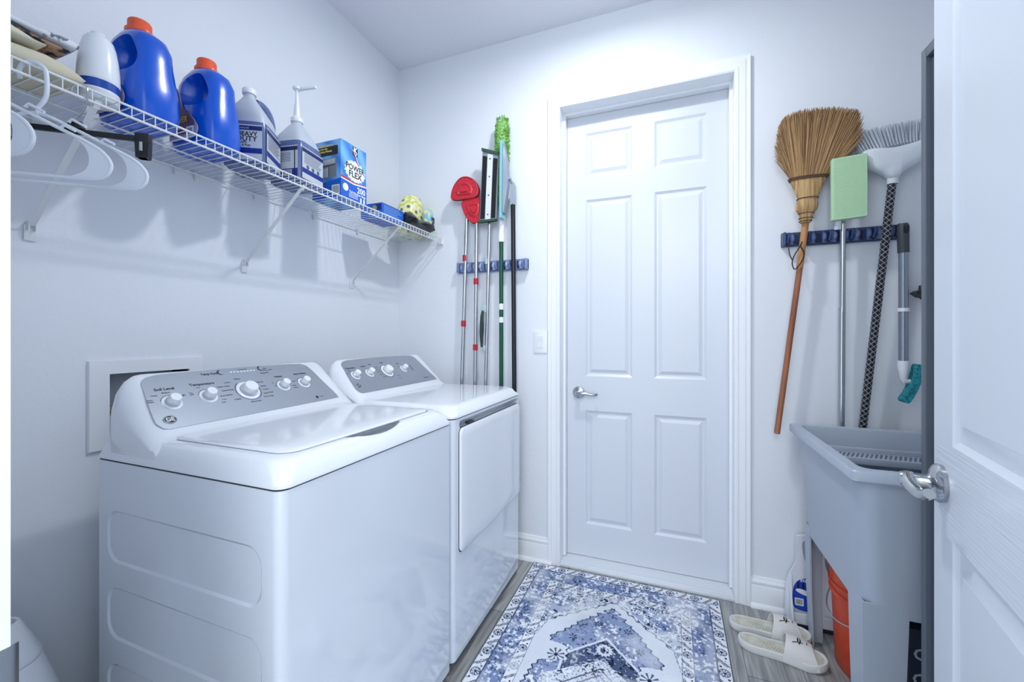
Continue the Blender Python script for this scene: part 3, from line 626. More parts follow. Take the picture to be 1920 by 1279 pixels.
        for i in range(6): b.flat([(-0.045, 0.108 - i * 0.006), (0.03, 0.108 - i * 0.006), (0.03, 0.110 - i * 0.006), (-0.045, 0.110 - i * 0.006)], fy, 0.0010)
        b.m(1); b.prism([(-0.005, 0.022), (0.035, 0.022), (0.035, 0.046), (-0.005, 0.046)], fy, 0.0011, 0.0015); b.m(3)
        for i in range(9): b.flat([(i * 0.0036, 0.025), (0.0018 + i * 0.0036, 0.025), (0.0018 + i * 0.0036, 0.043), (i * 0.0036, 0.043)], fy, 0.0017)
        b.prism([(0.045, 0.02), (0.049, 0.02), (0.049, 0.13), (0.045, 0.13)], fy, 0.0007, 0.0012)
    tag(b.build('label', [NAVY, LGY, BAR, INKD, INKG], t, smooth=0, recalc=False), 'grey and navy printed label')
    return t
gallon((0.196, -1.112, ZT), 'clear gallon jug of blue liquid with a white cap and HEAVY DUTY label', False)
gallon((0.208, -0.935, ZT), 'clear gallon jug of blue liquid with a tall white dispenser pump on top', True)

# ---------------------------------------------------------------- trash bag box
x0, x1, y0, y1, z0, z1 = 0.150, 0.305, -0.805, -0.652, ZT, ZT + 0.242
t = thing('trash_bag_box', ((x0 + x1) / 2, (y0 + y1) / 2, ZT), 'tall blue cardboard box printed POWER FLEX 200, right of the pump jug', 'box')
b = MB(); b.box(x0, x1, y0, y1, z0, z1, 0.0012, 1)
def sky_mat():
    m = bpy.data.materials.new('box_rays'); m.use_nodes = True; nt = m.node_tree; L = nt.links.new; bb = nt.nodes['Principled BSDF']
    tc = nt.nodes.new('ShaderNodeTexCoord'); mp = nt.nodes.new('ShaderNodeMapping'); mp.inputs['Location'].default_value = (0, 0, -0.10); L(tc.outputs['Object'], mp.inputs[0])
    mp.inputs['Scale'].default_value = (1, 1, 0.7)
    wv = nt.nodes.new('ShaderNodeTexWave'); wv.inputs['Scale'].default_value = 6; wv.inputs['Distortion'].default_value = 1.5; wv.bands_direction = 'DIAGONAL'; L(mp.outputs[0], wv.inputs['Vector'])
    r = nt.nodes.new('ShaderNodeValToRGB'); r.color_ramp.elements[0].color = hx('2F7FD6'); r.color_ramp.elements[1].color = hx('7CBBF0'); L(wv.outputs['Color'], r.inputs[0]); L(r.outputs[0], bb.inputs['Base Color'])
    bb.inputs['Roughness'].default_value = 0.35
    return m
b.build('carton', sky_mat(), t, smooth=0)
FY = lambda a, c, d: (x0 + a, y0 - 0.0003 - d, z0 + c)
FX = lambda a, c, d: (x1 + 0.0003 + d, y0 + a, z0 + c)
Wd = y1 - y0
b = MB()
b.m(0); b.prism([(0, 0), (Wd, 0), (Wd, 0.082), (Wd / 2, 0.072), (0, 0.078)], FX, 0, 0.0004); b.prism([(0, 0), (x1 - x0, 0), (x1 - x0, 0.078), (0, 0.060)], FY, 0, 0.0004)
b.m(1); b.prism([(0, 0.078), (Wd / 2, 0.072), (Wd, 0.082), (Wd, 0.088), (Wd / 2, 0.078), (0, 0.083)], FX, 0.0002, 0.0006)
b.m(2); b.prism([(0, 0.083), (Wd / 2, 0.078), (Wd, 0.088), (Wd, 0.091), (Wd / 2, 0.083), (0, 0.094)], FX, 0.0001, 0.0005)
burst = []
for i in range(36):
    r_ = 1.0 if i % 2 else 0.87; q = 2 * PI * i / 36; burst.append((0.082 + 0.064 * r_ * math.cos(q), 0.130 + 0.047 * r_ * math.sin(q)))
b.m(1); b.prism(burst, FX, 0.0001, 0.0007)
b.m(3); b.text('POWER', 0.034, lambda u, v, d: FX(0.082 + u, 0.143 + v, 0.0012), bold=0.0007, sx=0.95); b.text('FLEX', 0.036, lambda u, v, d: FX(0.082 + u, 0.114 + v, 0.0012), bold=0.0007, sx=1.0)
b.prism([(0.068, 0.199), (0.098, 0.199), (0.098, 0.237), (0.068, 0.237)], FX, 0, 0.0004)
b.m(1); b.text('K', 0.032, lambda u, v, d: FX(0.083 + u, 0.222 + v, 0.0008), bold=0.0015); b.text('MARK', 0.0075, lambda u, v, d: FX(0.083 + u, 0.205 + v, 0.0008), bold=0.0003)
b.m(2); b.tube([FX(0.055 + 0.055 * q, 0.215 - 0.045 * q + 0.012 * math.sin(q * 6), 0.001) for q in [i / 10 for i in range(11)]], 0.0016, 6)
b.m(1); b.tube([FX(0.060 + 0.06 * q, 0.212 - 0.045 * q + 0.012 * math.sin(q * 6 + 0.5), 0.001) for q in [i / 10 for i in range(11)]], 0.0022, 6)
b.m(1); b.text('200', 0.034, lambda u, v, d: FX(Wd - 0.008 + u, 0.055 + v, 0.0008), 'RIGHT', bold=0.0010); b.text('Tall Kitchen Bags', 0.0145, lambda u, v, d: FX(Wd - 0.006 + u, 0.036 + v, 0.0008), 'RIGHT', bold=0.0004)
b.prism(CIRC(0.026, 0.048, 0.016), FX, 0.0004, 0.0007)
for i in range(3): b.flat([(0.045, 0.026 - i * 0.006), (0.10, 0.026 - i * 0.006), (0.10, 0.028 - i * 0.006), (0.045, 0.028 - i * 0.006)], FX, 0.0008)
for q in (0.112, 0.132): b.flat([(q, 0.006), (q + 0.01, 0.006), (q + 0.01, 0.026), (q, 0.026)], FX, 0.0008)
b.flat(rrect(x1 - x0 - 0.048, x1 - x0 - 0.006, 0.012, 0.052, 0.002), FY, 0.0008)
b.m(3)
for i in range(9): b.flat([(x1 - x0 - 0.044 + i * 0.004, 0.016), (x1 - x0 - 0.042 + i * 0.004, 0.016), (x1 - x0 - 0.042 + i * 0.004, 0.048), (x1 - x0 - 0.044 + i * 0.004, 0.048)], FY, 0.0010)
b.m(3); b.prism(rrect(0.02, x1 - x0 - 0.016, 0.178, 0.216, 0.004), FY, 0, 0.0006)
b.m(4); b.text('EXTRA STRETCH\nBags for the\nToughest Messes', 0.0115, lambda u, v, d: FY(0.028 + u, 0.208 + v - 0.0, 0.0010), 'LEFT', bold=0.0004)
b.m(5); b.prism(rrect(0.03, x1 - x0 - 0.024, 0.085, 0.166, 0.004), FY, 0, 0.0005)
b.m(6); b.prism([(0.034, 0.14), (0.125, 0.144), (0.125, 0.163), (0.040, 0.162)], FY, 0.0005, 0.0009); b.prism([(0.05, 0.088), (0.088, 0.088), (0.088, 0.128), (0.05, 0.124)], FY, 0.0005, 0.0009)
b.m(3); b.prism([(0.09, 0.088), (0.092, 0.088), (0.092, 0.132), (0.09, 0.132)], FY, 0.0005, 0.0010); b.prism([(0.034, 0.132), (0.125, 0.135), (0.125, 0.138), (0.034, 0.136)], FY, 0.0005, 0.0010)
tag(b.build('printing', [P('box_blue', '1E62CE', 0.35), P('box_white', 'F0F3F7', 0.35), P('box_red', 'C43A4A', 0.4), INKD, P('box_yellow', 'E9DA62', 0.4), P('box_grey2', '7F868F', 0.4), P('box_grey3', 'B4BAC2', 0.4)], t, smooth=0, recalc=False), 'printed lettering and pictures on the carton')

# ---------------------------------------------------------------- small blue box
x0, x1, y0, y1, z0, z1 = 0.145, 0.275, -0.505, -0.335, ZT, ZT + 0.070
M_ = None
t = thing('small_carton', ((x0 + x1) / 2, (y0 + y1) / 2, ZT), 'low blue cardboard carton lying between the tall printed box and the black bag', 'box')
b = MB(); b.box(x0, x1, y0, y1, z0, z1, 0.001, 1); b.build('carton', P('carton_blue', '2467CC', 0.35), t, smooth=0)
FY2 = lambda a, c, d: (x0 + a, y0 - 0.0003 - d, z0 + c); FX2 = lambda a, c, d: (x1 + 0.0003 + d, y0 + a, z0 + c)
b = MB(); b.m(0)
for i in range(7): b.flat([(0.012, 0.010 + i * 0.008), (0.155 - (i * 29 % 4) * 0.012, 0.010 + i * 0.008), (0.155 - (i * 29 % 4) * 0.012, 0.0125 + i * 0.008), (0.012, 0.0125 + i * 0.008)], FX2, 0.0003)
b.text('Fresh', 0.03, lambda u, v, d: FY2(0.085 + u, 0.02 + v, 0.0004), bold=0.0008)
b.m(1); b.flat(rrect(0.085, 0.125, 0.035, 0.064, 0.003), FY2, 0.0003); b.m(2); b.flat(CIRC(0.085, 0.046, 0.014), FY2, 0.0006)
b.build('printing', [P('print_pale', '8FC0F2', 0.4), P('print_navy', '142B7A', 0.4), P('print_tan', 'A89A6A', 0.4)], t, smooth=0, recalc=False)

# ---------------------------------------------------------------- black plastic bag and yellow package
def blob(rows, n=28, e=2.4, jit=0.0, seed=1, c=(0, 0)):
    """rows (z, cx, cy, hx, hy) -> rings with noise"""
    rnd = random.Random(seed); rs = []
    ph = [rnd.uniform(0, 6.28) for _ in range(8)]
    for k, (z, cx, cy, hx2, hy2) in enumerate(rows):
        ring = []
        for i in range(n):
            t_ = 2 * PI * i / n; q = 1 + jit * (math.sin(3 * t_ + ph[0] + k * 0.9) + 0.7 * math.sin(7 * t_ + ph[1] - k * 1.3) + 0.5 * math.sin(11 * t_ + ph[2] + k * 2.1))
            ct, st = math.cos(t_), math.sin(t_)
            ring.append((c[0] + cx + hx2 * q * abs(ct) ** (2 / e) * (1 if ct >= 0 else -1), c[1] + cy + hy2 * q * abs(st) ** (2 / e) * (1 if st >= 0 else -1), z + jit * 0.03 * math.sin(5 * t_ + k)))
        rs.append(ring)
    return rs
b = MB()   # black bag: crumpled tube lying along y with an open end
rs = []
for k, (y, cz, hx2, hz2) in enumerate(((-0.330, 0.030, 0.030, 0.020), (-0.32, 0.036, 0.050, 0.034), (-0.29, 0.042, 0.056, 0.041), (-0.25, 0.040, 0.052, 0.037), (-0.215, 0.032, 0.048, 0.028), (-0.18, 0.034, 0.05, 0.031), (-0.14, 0.036, 0.054, 0.034), (-0.105, 0.034, 0.05, 0.032), (-0.092, 0.032, 0.046, 0.028), (-0.1, 0.032, 0.040, 0.022), (-0.13, 0.032, 0.03, 0.016))):
    rs.append([(0.262 + hx2 * math.cos(q) * (1 + 0.12 * math.sin(3 * q + k)), y + 0.008 * math.sin(4 * q + k), ZT + 0.001 + max(0, cz + hz2 * math.sin(q) * (1 + 0.15 * math.sin(5 * q + k * 1.7)))) for q in [2 * PI * i / 30 for i in range(30)]])
b.rings(rs)
tag(b.build('plastic_bag', P('bag_black', '0E0F12', 0.22, coat=0.3, bump=(40, 0.5)), loc=(0.262, -0.22, ZT)), 'crumpled shiny black plastic bag lying between the low blue carton and the yellow pack', 'bag')
def pack_mat():
    m = bpy.data.materials.new('pack_print'); m.use_nodes = True; nt = m.node_tree; L = nt.links.new; bb = nt.nodes['Principled BSDF']
    tc = nt.nodes.new('ShaderNodeTexCoord'); vo = nt.nodes.new('ShaderNodeTexVoronoi'); vo.inputs['Scale'].default_value = 24; L(tc.outputs['Object'], vo.inputs['Vector'])
    r = nt.nodes.new('ShaderNodeValToRGB'); r.color_ramp.interpolation = 'CONSTANT'; e = r.color_ramp.elements; e[0].color = hx('4C5F8E'); e[0].position = 0
    e[1].position = 0.22; e[1].color = hx('E3E37A'); q = e.new(0.40); q.color = hx('F1F2D2'); q = e.new(0.62); q.color = hx('D6DB5A'); q = e.new(0.85); q.color = hx('F4F4EC')
    L(vo.outputs['Distance'], r.inputs[0]); L(r.outputs[0], bb.inputs['Base Color']); bb.inputs['Roughness'].default_value = 0.25
    return m
t = thing('wipes_package', (0.17, -0.10, ZT), 'yellow and pale blue plastic package of wrapped sponges at the far end of the shelf', 'package')
b = MB(); b.rings(blob([(ZT + 0.001, 0, 0, 0.05, 0.07), (ZT + 0.02, 0, 0, 0.062, 0.078), (ZT + 0.08, 0, 0, 0.066, 0.080), (ZT + 0.15, 0, 0.0, 0.064, 0.078), (ZT + 0.205, 0, 0.008, 0.056, 0.064), (ZT + 0.238, 0, 0.012, 0.040, 0.045), (ZT + 0.248, 0, 0.014, 0.018, 0.024)], 32, 2.6, 0.018, 3, (0.148, -0.092)))
b.build('wrapped_bundle', pack_mat(), t, smooth=60)
b = MB(); b.rings([[(0.232 + dx + 0.004 * math.sin(y * 60), y, z) for dx in (0, 0.004)] for y, z in ()] or [[(0.246 + 0.006 * math.sin(k * 1.3) + dx, -0.092 + 0.0095 * k, ZT + zz) for dx, zz in ((0, 0.002), (0.012, 0.002), (0.012, 0.06), (0.006, 0.175 - 0.006 * abs(k - 6)), (-0.006, 0.18 - 0.006 * abs(k - 6)), (-0.004, 0.06))] for k in range(10)])
b.build('wrapper_flap', P('wrapper_blue', '8FC4E6', 0.25, vary=(22, (1, 1, 1), 'E8EE9C', 0.42, 0.52)), t, smooth=50)
b = MB(); b.text('Oui', 0.05, lambda u, v, d: (0.267 + 0.0, -0.035 - v * 0.9, ZT + 0.082 + u), bold=0.003); b.build('wrapper_lettering', P('print_navy2', '18255E', 0.4), t, smooth=0)

# ---------------------------------------------------------------- folded linens at the left end of the shelf
CREAM = P('cloth_cream', 'CFCAB4', 0.9, bump=(300, 0.25)); 
def cloth_slab(name, x0, x1, y0, y1, z, h, mat, label, fold_n=2, seed=0, tilt=0.0, droop=0.0):
    rnd = random.Random(seed); b = MB(); rs = []; NY = 16
    for j in range(NY + 1):
        u = 0.5 - 0.5 * math.cos(PI * j / NY); y = y0 + (y1 - y0) * u
        end = max(0.10, (1 - abs(2 * u - 1) ** 14) ** 0.5)
        ring = []
        for i in range(28):
            q = 2 * PI * i / 28; cx_, sx_ = math.cos(q), math.sin(q)
            xx = (x0 + x1) / 2 + (x1 - x0) / 2 * abs(cx_) ** 0.45 * (1 if cx_ > 0 else -1) * (0.97 + 0.03 * math.sin(9 * u + seed))
            zz = z + h / 2 + (h / 2 * end) * abs(sx_) ** 0.6 * (1 if sx_ > 0 else -1) * (1 + 0.10 * math.sin(6 * u + seed + cx_ * 3)) + 0.004 * math.sin(5 * u * 3 + seed) * (1 if sx_ > 0 else 0)
            zz += tilt * (1 - u); zz = max(zz, z)
            ring.append((xx, y, zz))
        rs.append(ring)
    b.rings(rs)
    return tag(b.build(name, mat, loc=((x0 + x1) / 2, (y0 + y1) / 2, z), smooth=70), label, 'linen')
def print_mat(name, base, dots, scale, th=0.28, extra=None):
    m = bpy.data.materials.new(name); m.use_nodes = True; nt = m.node_tree; L = nt.links.new; bb = nt.nodes['Principled BSDF']; bb.inputs['Roughness'].default_value = 0.9
    tc = nt.nodes.new('ShaderNodeTexCoord'); n = nt.nodes.new('ShaderNodeTexNoise'); n.inputs['Scale'].default_value = scale; n.inputs['Detail'].default_value = 3; L(tc.outputs['Object'], n.inputs['Vector'])
    r = nt.nodes.new('ShaderNodeValToRGB'); e = r.color_ramp.elements; e[0].position = th; e[0].color = hx(base); e[1].position = th + 0.04; e[1].color = hx(dots)
    if extra: q = e.new(th + 0.12); q.color = hx(extra)
    L(n.outputs['Fac'], r.inputs[0]); L(r.outputs[0], bb.inputs['Base Color'])
    return m
cloth_slab('folded_cloth', 0.13, 0.300, -1.90, -1.600, ZT, 0.046, CREAM, 'cream folded cotton cloth at the bottom of the linen pile', seed=2)
cloth_slab('folded_cloth', 0.13, 0.305, -1.90, -1.668, ZT + 0.052, 0.020, P('cloth_ivory', 'D6D2BE', 0.9, bump=(300, 0.25)), 'ivory folded cloth lying directly on the cream one in the linen pile', seed=9)
cloth_slab('folded_cloth', 0.11, 0.285, -1.90, -1.622, ZT + 0.076, 0.010, print_mat('dark_print', '2F3138', '8E6F5E', 40, 0.46, 'C9A08A'), 'dark floral folded cloth just under the top one of the linen pile', seed=4)
cloth_slab('folded_cloth', 0.09, 0.280, -1.90, -1.604, ZT + 0.090, 0.022, print_mat('bw_print', 'DDE2EA', '4A5662', 30, 0.46, 'C0C8D4'), 'white folded cloth with blue-grey leaf print topping the linen pile', seed=6)
b = MB(); b.rings(blob([(ZT + 0.001, 0, 0, 0.045, 0.05), (ZT + 0.015, 0, 0, 0.05, 0.055), (ZT + 0.028, 0, 0, 0.045, 0.05), (ZT + 0.034, 0, 0, 0.03, 0.035)], 28, 2.2, 0.05, 8, (0.06, -1.82)))
tag(b.build('green_cloth', P('cloth_green', '2A3B36', 0.9), loc=(0.06, -1.82, ZT)), 'dark green bundled cloth at the back of the shelf behind the linen pile', 'cloth')

# ---------------------------------------------------------------- hangers on the shelf's lip
HM = P('hanger_white', 'DDE4EE', 0.28)
def make_hanger(label):
    t = thing('clothes_hanger', (0, 0, 0), label, 'hanger', 'white plastic hangers on the shelf lip')
    b = MB()
    hook = [(-0.030, 0, -0.030), (-0.031, 0, -0.012), (-0.022, 0, 0.004), (-0.004, 0, 0.0075), (0.010, 0, -0.002), (0.014, 0, -0.02), (0.014, 0, -0.055), (0.008, 0, -0.075), (0.0, 0, -0.088), (0.0, 0, -0.104)]
    hook = [(x + 0.004, y, z) for x, y, z in hook]
    b.tube(smooth_poly(hook, 5, False), 0.0042, 10); b.build('hook', HM, t, local=True)
    b = MB(); HW = 0.20
    pts = [(0, -0.100), (0.03, -0.108), (0.10, -0.142), (0.165, -0.175), (0.188, -0.196), (0.195, -0.216), (0.186, -0.236), (0.160, -0.246), (0.08, -0.247), (0, -0.247)]
    full = pts + [(-x, z) for x, z in pts[-2:0:-1]]
    loop = smooth_poly(full, 4)
    b.tube([(x, 0, z) for x, z in loop], 0.0036, 8, closed=True)
    for s in (-1, 1):   # web filling the shoulder end, with a round cut
        inner = [(0.128, -0.1575), (0.150, -0.178), (0.158, -0.205), (0.150, -0.230), (0.120, -0.2465)]
        outer = [(0.165, -0.176), (0.188, -0.196), (0.194, -0.216), (0.186, -0.236), (0.160, -0.245)]
        inn = smooth_poly(inner, 4, False); out = smooth_poly(outer, 4, False)
        n = min(len(inn), len(out))
        b.rings([[(s * a[0], yy, a[1]) for a in (inn[k], out[k])][::1] + [(s * a[0], -yy, a[1]) for a in (out[k], inn[k])] for k in range(n) for yy in (0.0012,)])
        b.tube([(s * 0.055, 0, -0.112), (s * 0.060, 0, -0.104), (s * 0.085, 0, -0.117), ], 0.003, 8)   # strap notch finger
        b.tube([(s * 0.110, 0, -0.147), (s * 0.117, 0, -0.139), (s * 0.135, 0, -0.148), ], 0.003, 8)
    b.build('shoulder_frame', HM, t, local=True)
    return t
hang = make_hanger('white plastic clothes hanger on the shelf lip whose end reaches farthest right')
ZH = ZD + 0.0
hs = [((XS + 0.002, -1.690, ZH), 39, 'white plastic clothes hanger on the shelf lip whose end reaches farthest right'),
      ((XS + 0.002, -1.755, ZH), 39, 'middle one of the three white plastic clothes hangers on the shelf lip'),
      ((XS + 0.002, -1.826, ZH), 20, 'leftmost white plastic clothes hanger, only its rounded end in the picture')]
for i, (l, a, lb) in enumerate(hs):
    o = hang if i == 0 else copy_tree(hang)
    o.location = l; o.rotation_euler = (0, 0, math.radians(a)); o['label'] = lb
t = thing('clip_hanger', (XS + 0.002, -1.612, ZD), 'black plastic skirt hanger with clips and a thin metal hook on the shelf lip', 'hanger', rz=math.radians(39))
b = MB(); b.tube(smooth_poly([(-0.022, 0, -0.02), (-0.022, 0, -0.006), (-0.012, 0, 0.006), (0, 0, 0.005), (0.006, 0, -0.008), (0.004, 0, -0.04), (-0.006, 0, -0.065), (-0.014, 0, -0.078), (-0.014, 0, -0.096)], 5, False), 0.0016, 8); b.build('hook', CHROME, t, local=True)
b = MB(); b.box(-0.128, 0.122, -0.004, 0.004, -0.113, -0.100, 0.002); b.build('bar', BLACK, t, local=True)
b = MB(); b.lathe([(0.001, -0.1), (0.016, -0.1), (0.016, -0.09), (0.011, -0.083), (0.001, -0.082)], (-0.014, 0, 0), 20, sy=0.55); b.text('405', 0.011, lambda u, v, d: (-0.014 + u, -0.0096, -0.092 + v)); b.build('size_cap', [BLACK], t, local=True)
for s in (-0.118, 0.112):
    b = MB(); b.box(s - 0.014, s + 0.014, -0.010, 0.010, -0.118, -0.094, 0.002); b.rings([[(s + k * (0.012 if q else 0.014), (-1) ** j * 0.0 + yy, z) for k, yy in ((-1, -0.009), (1, -0.009), (1, 0.009), (-1, 0.009))] for q, z, j in ((0, -0.114, 0), (1, -0.152, 0))]); b.box(s - 0.01, s + 0.01, -0.013, 0.013, -0.152, -0.147, 0.002)
    cl = b.build('clip', BLACK, t, local=True)
    b = MB(); b.box(s - 0.0035, s + 0.0035, -0.0125, -0.0095, -0.138, -0.116, 0.001); tag(b.build('clip_spring', CHROME, cl, local=True), 'shiny metal spring strip')

# ---------------------------------------------------------------- light switch
t = thing('light_switch', (0.921, 0, 1.19), 'white rocker light switch plate on the back wall left of the closed door', 'switch')
b = MB(); rs = [[(x, y, z) for x, z in rrect(0.881 + k, 0.961 - k, 1.128 + k, 1.252 - k, 0.004, 3)] for k, y in ((0, -0.0008), (0.001, -0.005), (0.004, -0.0065))]; b.rings(rs); b.build('plate', WHITEP, t)
b = MB(); b.box(0.9045, 0.9375, -0.0075, -0.006, 1.157, 1.223); b.rings([[(x, y, z) for x, y in ((0.9065, -0.0070), (0.9355, -0.0070), (0.9355, yy), (0.9065, yy))] for z, yy in ((1.159, -0.0085), (1.19, -0.0095), (1.221, -0.0125))]); b.build('rocker', WHITEP, t, smooth=0)

# ---------------------------------------------------------------- tool racks
RKB = P('rack_blue', '7C8DB8', 0.3); RKD = P('rack_dark', '252D40', 0.5)
def make_rack(x0, x1, zc, n, label, blue, loopside=1):
    t = thing('tool_rack', ((x0 + x1) / 2, 0, zc), label, 'tool rack'); h = 0.030; rub = P('grip_ball_blue', '97A6CC', 0.3) if x0 < 1 else P('grip_ball_navy', '5C6E9C', 0.3)
    b = MB(); b.rings([[(x, y, zc + s * h) for x, s, y in ((x0, -1, yy), (x1, -1, yy), (x1, 1, yy), (x0, 1, yy))] for yy in (-0.001, -0.018)]); 
    b.box(x0, x0 + 0.014, -0.045, -0.001, zc - h, zc + h, 0.006, 3).box(x1 - 0.014, x1, -0.045, -0.001, zc - h, zc + h, 0.006, 3)
    b.build('bar', blue, t)
    pit = (x1 - x0 - 0.03) / n
    slots = []
    for i in range(n):
        cx = x0 + 0.015 + pit * (i + 0.5); slots.append(cx)
        b = MB(); b.m(0)
        # two jaws round the grip opening
        for s in (-1, 1):
            ring = smooth_poly([(cx + s * 0.009, -0.014), (cx + s * 0.034, -0.014), (cx + s * 0.036, -0.034), (cx + s * 0.022, -0.047), (cx + s * 0.011, -0.044), (cx + s * 0.014, -0.030)], 4)
            b.rings([[(x, y, zc + dz) for x, y in ring] for dz in (-0.026, 0.020)])
        gp = b.build('gripper', blue, t)
        for s in (-1, 1):
            b = MB(); b.ball((cx + s * 0.019, -0.046, zc - 0.002), 0.0125, 14, (0.8, 0.8, 1.3)); b.build('grip_ball', rub, gp)
        b = MB(); b.box(cx - 0.010, cx + 0.010, -0.0185, -0.0178, zc - 0.022, zc + 0.02); b.build('grip_recess', RKD, t, smooth=0)
    for i in range(n + 1):   # fold-out hooks between the grippers
        cx = x0 + 0.018 + (x1 - x0 - 0.036) * i / n
        b = MB(); b.tube([(cx, -0.018, zc - 0.014), (cx, -0.042, zc - 0.016), (cx, -0.058, zc + 0.002), (cx, -0.060, zc + 0.022)], [0.006, 0.0055, 0.0045, 0.0035], 8); b.build('hook', blue, t)
    return t
make_rack(0.428, 0.855, 1.615, 5, 'blue-grey wall rack gripping five poles, left of the closed door', RKB)
make_rack(2.038, 2.447, 1.645, 5, 'dark blue wall rack holding brooms and mops, right of the closed door', P('rack_navy', '3B4D78', 0.3))

# ---------------------------------------------------------------- tools in the left rack
def pole(b, p0, p1, r, n=14): b.cyl(p0, p1, r, n=n)
REDP = P('red_plastic', 'C62B3A', 0.35); REDB = P('red_band', 'B81E2C', 0.35)
YP = -0.062
def red_mop(top, bot, outline, bands, label, yh, emb):
    t = thing('triangle_scrubber', (bot[0], YP, 0.0), label, 'scrubber', 'red triangle scrubbers in the left rack')
    b = MB(); k = (0.03 - bot[1]) / (top[1] - bot[1]); x_f = bot[0] + (top[0] - bot[0]) * k
    b.cyl((x_f, YP, 0.004), (top[0], YP, top[1]), 0.0112, n=14); b.build('pole', POLE, t)
    for x, z in bands:
        b = MB(); b.cyl((x - 0.0002, YP, z - 0.017), (x + 0.0002, YP, z + 0.017), 0.0140, n=16); tag(b.build('twist_lock', REDB, t), 'red locking sleeve')
    b = MB(); ol = smooth_poly(outline, 6); cx = sum(p[0] for p in ol) / len(ol); cz = sum(p[1] for p in ol) / len(ol)
    b.rings([[(cx + (x - cx) * k_, y, cz + (z - cz) * k_) for x, z in ol] for k_, y in ((0.97, yh + 0.016), (1, yh + 0.012), (1.0, yh + 0.002), (0.96, yh), (0.93, yh), (0.92, yh + 0.003), (0.60, yh + 0.0035), (0.57, yh + 0.001), (0.45, yh - 0.002), (0.40, yh + 0.002), (0.28, yh + 0.002), (0.22, yh - 0.005), (0.05, yh - 0.006))])
    for i in range(6):
        q = 2 * PI * i / 6 + emb; b.tube([(cx + 0.038 * math.cos(q), yh + 0.002, cz + 0.030 * math.sin(q)), (cx + 0.062 * math.cos(q), yh + 0.002, cz + 0.048 * math.sin(q))], 0.0015, 6)
    hd = b.build('scrub_head', REDP, t)
    b = MB(); b.rings([[(cx + (x - cx) * k_, y, cz + (z - cz) * k_) for x, z in ol] for k_, y in ((0.98, yh + 0.016), (1.03, yh + 0.018), (1.03, yh + 0.024), (0.98, yh + 0.026))]); tag(b.build('pad', P('pad_dark_red', '7E2030', 0.9), hd), 'dark red scrubbing pad')
    b = MB(); b.tube([(top[0], YP, top[1] - 0.01), (top[0], YP - 0.0, top[1] + 0.04), (cx, YP - 0.004, cz)], 0.008, 10); b.build('joint', REDB, t)
red_mop((0.507, 1.93), (0.473, 0.955), [(0.415, 2.01), (0.432, 2.07), (0.478, 2.113), (0.535, 2.108), (0.577, 2.063), (0.586, 2.020), (0.565, 1.992), (0.49, 1.990), (0.435, 1.994)], [(0.494, 1.662), (0.484, 1.292)], 'red triangle-headed scrubber on a steel pole, higher of the two, farthest left', -0.088, 0.2)
red_mop((0.568, 1.90), (0.557, 0.959), [(0.479, 1.972), (0.535, 1.990), (0.60, 1.982), (0.618, 1.93), (0.595, 1.866), (0.553, 1.852), (0.508, 1.89)], [(0.563, 1.527), (0.559, 1.158)], 'red triangle-headed scrubber on a steel pole, lower of the two, partly behind the squeeze mop', -0.080, 0.5)
# squeeze mop head turned on edge
t = thing('squeeze_mop', (0.61, YP, 0.0), 'steel-poled flat mop whose black and white striped head stands upright beside the red scrubbers', 'mop')
b = MB(); b.cyl((0.596, YP, 0.004), (0.647, YP, 1.86), 0.0100, n=14); b.build('pole', POLE, t)
o4 = [(0.619, 2.250), (0.716, 2.213), (0.700, 1.845), (0.600, 1.845)]
def quad(a0, a1, b0, b1):   # a across 0..1, b up 0..1
    def q(a, b_):
        x = (o4[3][0] + (o4[2][0] - o4[3][0]) * a) * (1 - b_) + (o4[0][0] + (o4[1][0] - o4[0][0]) * a) * b_
        z = (o4[3][1] + (o4[2][1] - o4[3][1]) * a) * (1 - b_) + (o4[0][1] + (o4[1][1] - o4[0][1]) * a) * b_
        return (x, z)
    return [q(a0, b0), q(a1, b0), q(a1, b1), q(a0, b1)]
b = MB(); b.prism(quad(0, 1, 0, 1), XZ(-0.082), 0, 0.012); hd = b.build('mop_head', P('mop_grey', '8E98A4', 0.4), t, smooth=0)
for a0, a1 in ((0.06, 0.30), (0.70, 0.93)):
    b = MB(); b.prism(quad(a0, a1, 0.05, 0.90), XZ(-0.094), 0, 0.006); tag(b.build('foam_strip', P('sponge_black', '14171C', 0.8), hd, smooth=0), 'black foam strip')
b = MB(); b.prism(quad(0.34, 0.66, 0.02, 0.94), XZ(-0.094), 0, 0.004); tag(b.build('centre_strip', P('strip_white', 'DDE2EA', 0.3), hd, smooth=0), 'white strip with screws')
b = MB()
for bb_ in (0.1, 0.37, 0.63, 0.88):
    x, z = quad(0.5, 0.5, bb_, bb_)[0]; b.cyl((x, -0.098, z), (x, -0.1, z), 0.004, n=10)
b.build('screws', P('screw', '5C6470', 0.4, metal=0.6), hd)
b = MB()
for b0, b1 in ((0, 0.03), (0.96, 1.0)):
    b = MB(); b.prism(quad(-0.03, 1.03, b0, b1), XZ(-0.080), 0, 0.022); tag(b.build('end_cap', P('cap_green', '33543F', 0.45), hd, smooth=0), 'dark green end cap')
b = MB(); b.box(0.598, 0.630, YP - 0.014, YP + 0.012, 1.35, 1.395, 0.004); b.box(0.604, 0.626, YP - 0.011, YP + 0.011, 1.14, 1.17, 0.004); b.cyl((0.629, YP, 1.62), (0.630, YP, 1.65), 0.013); tag(b.build('slide_collar', P('collar_mint', 'AFC6C2', 0.4), t), 'pale mint collars')
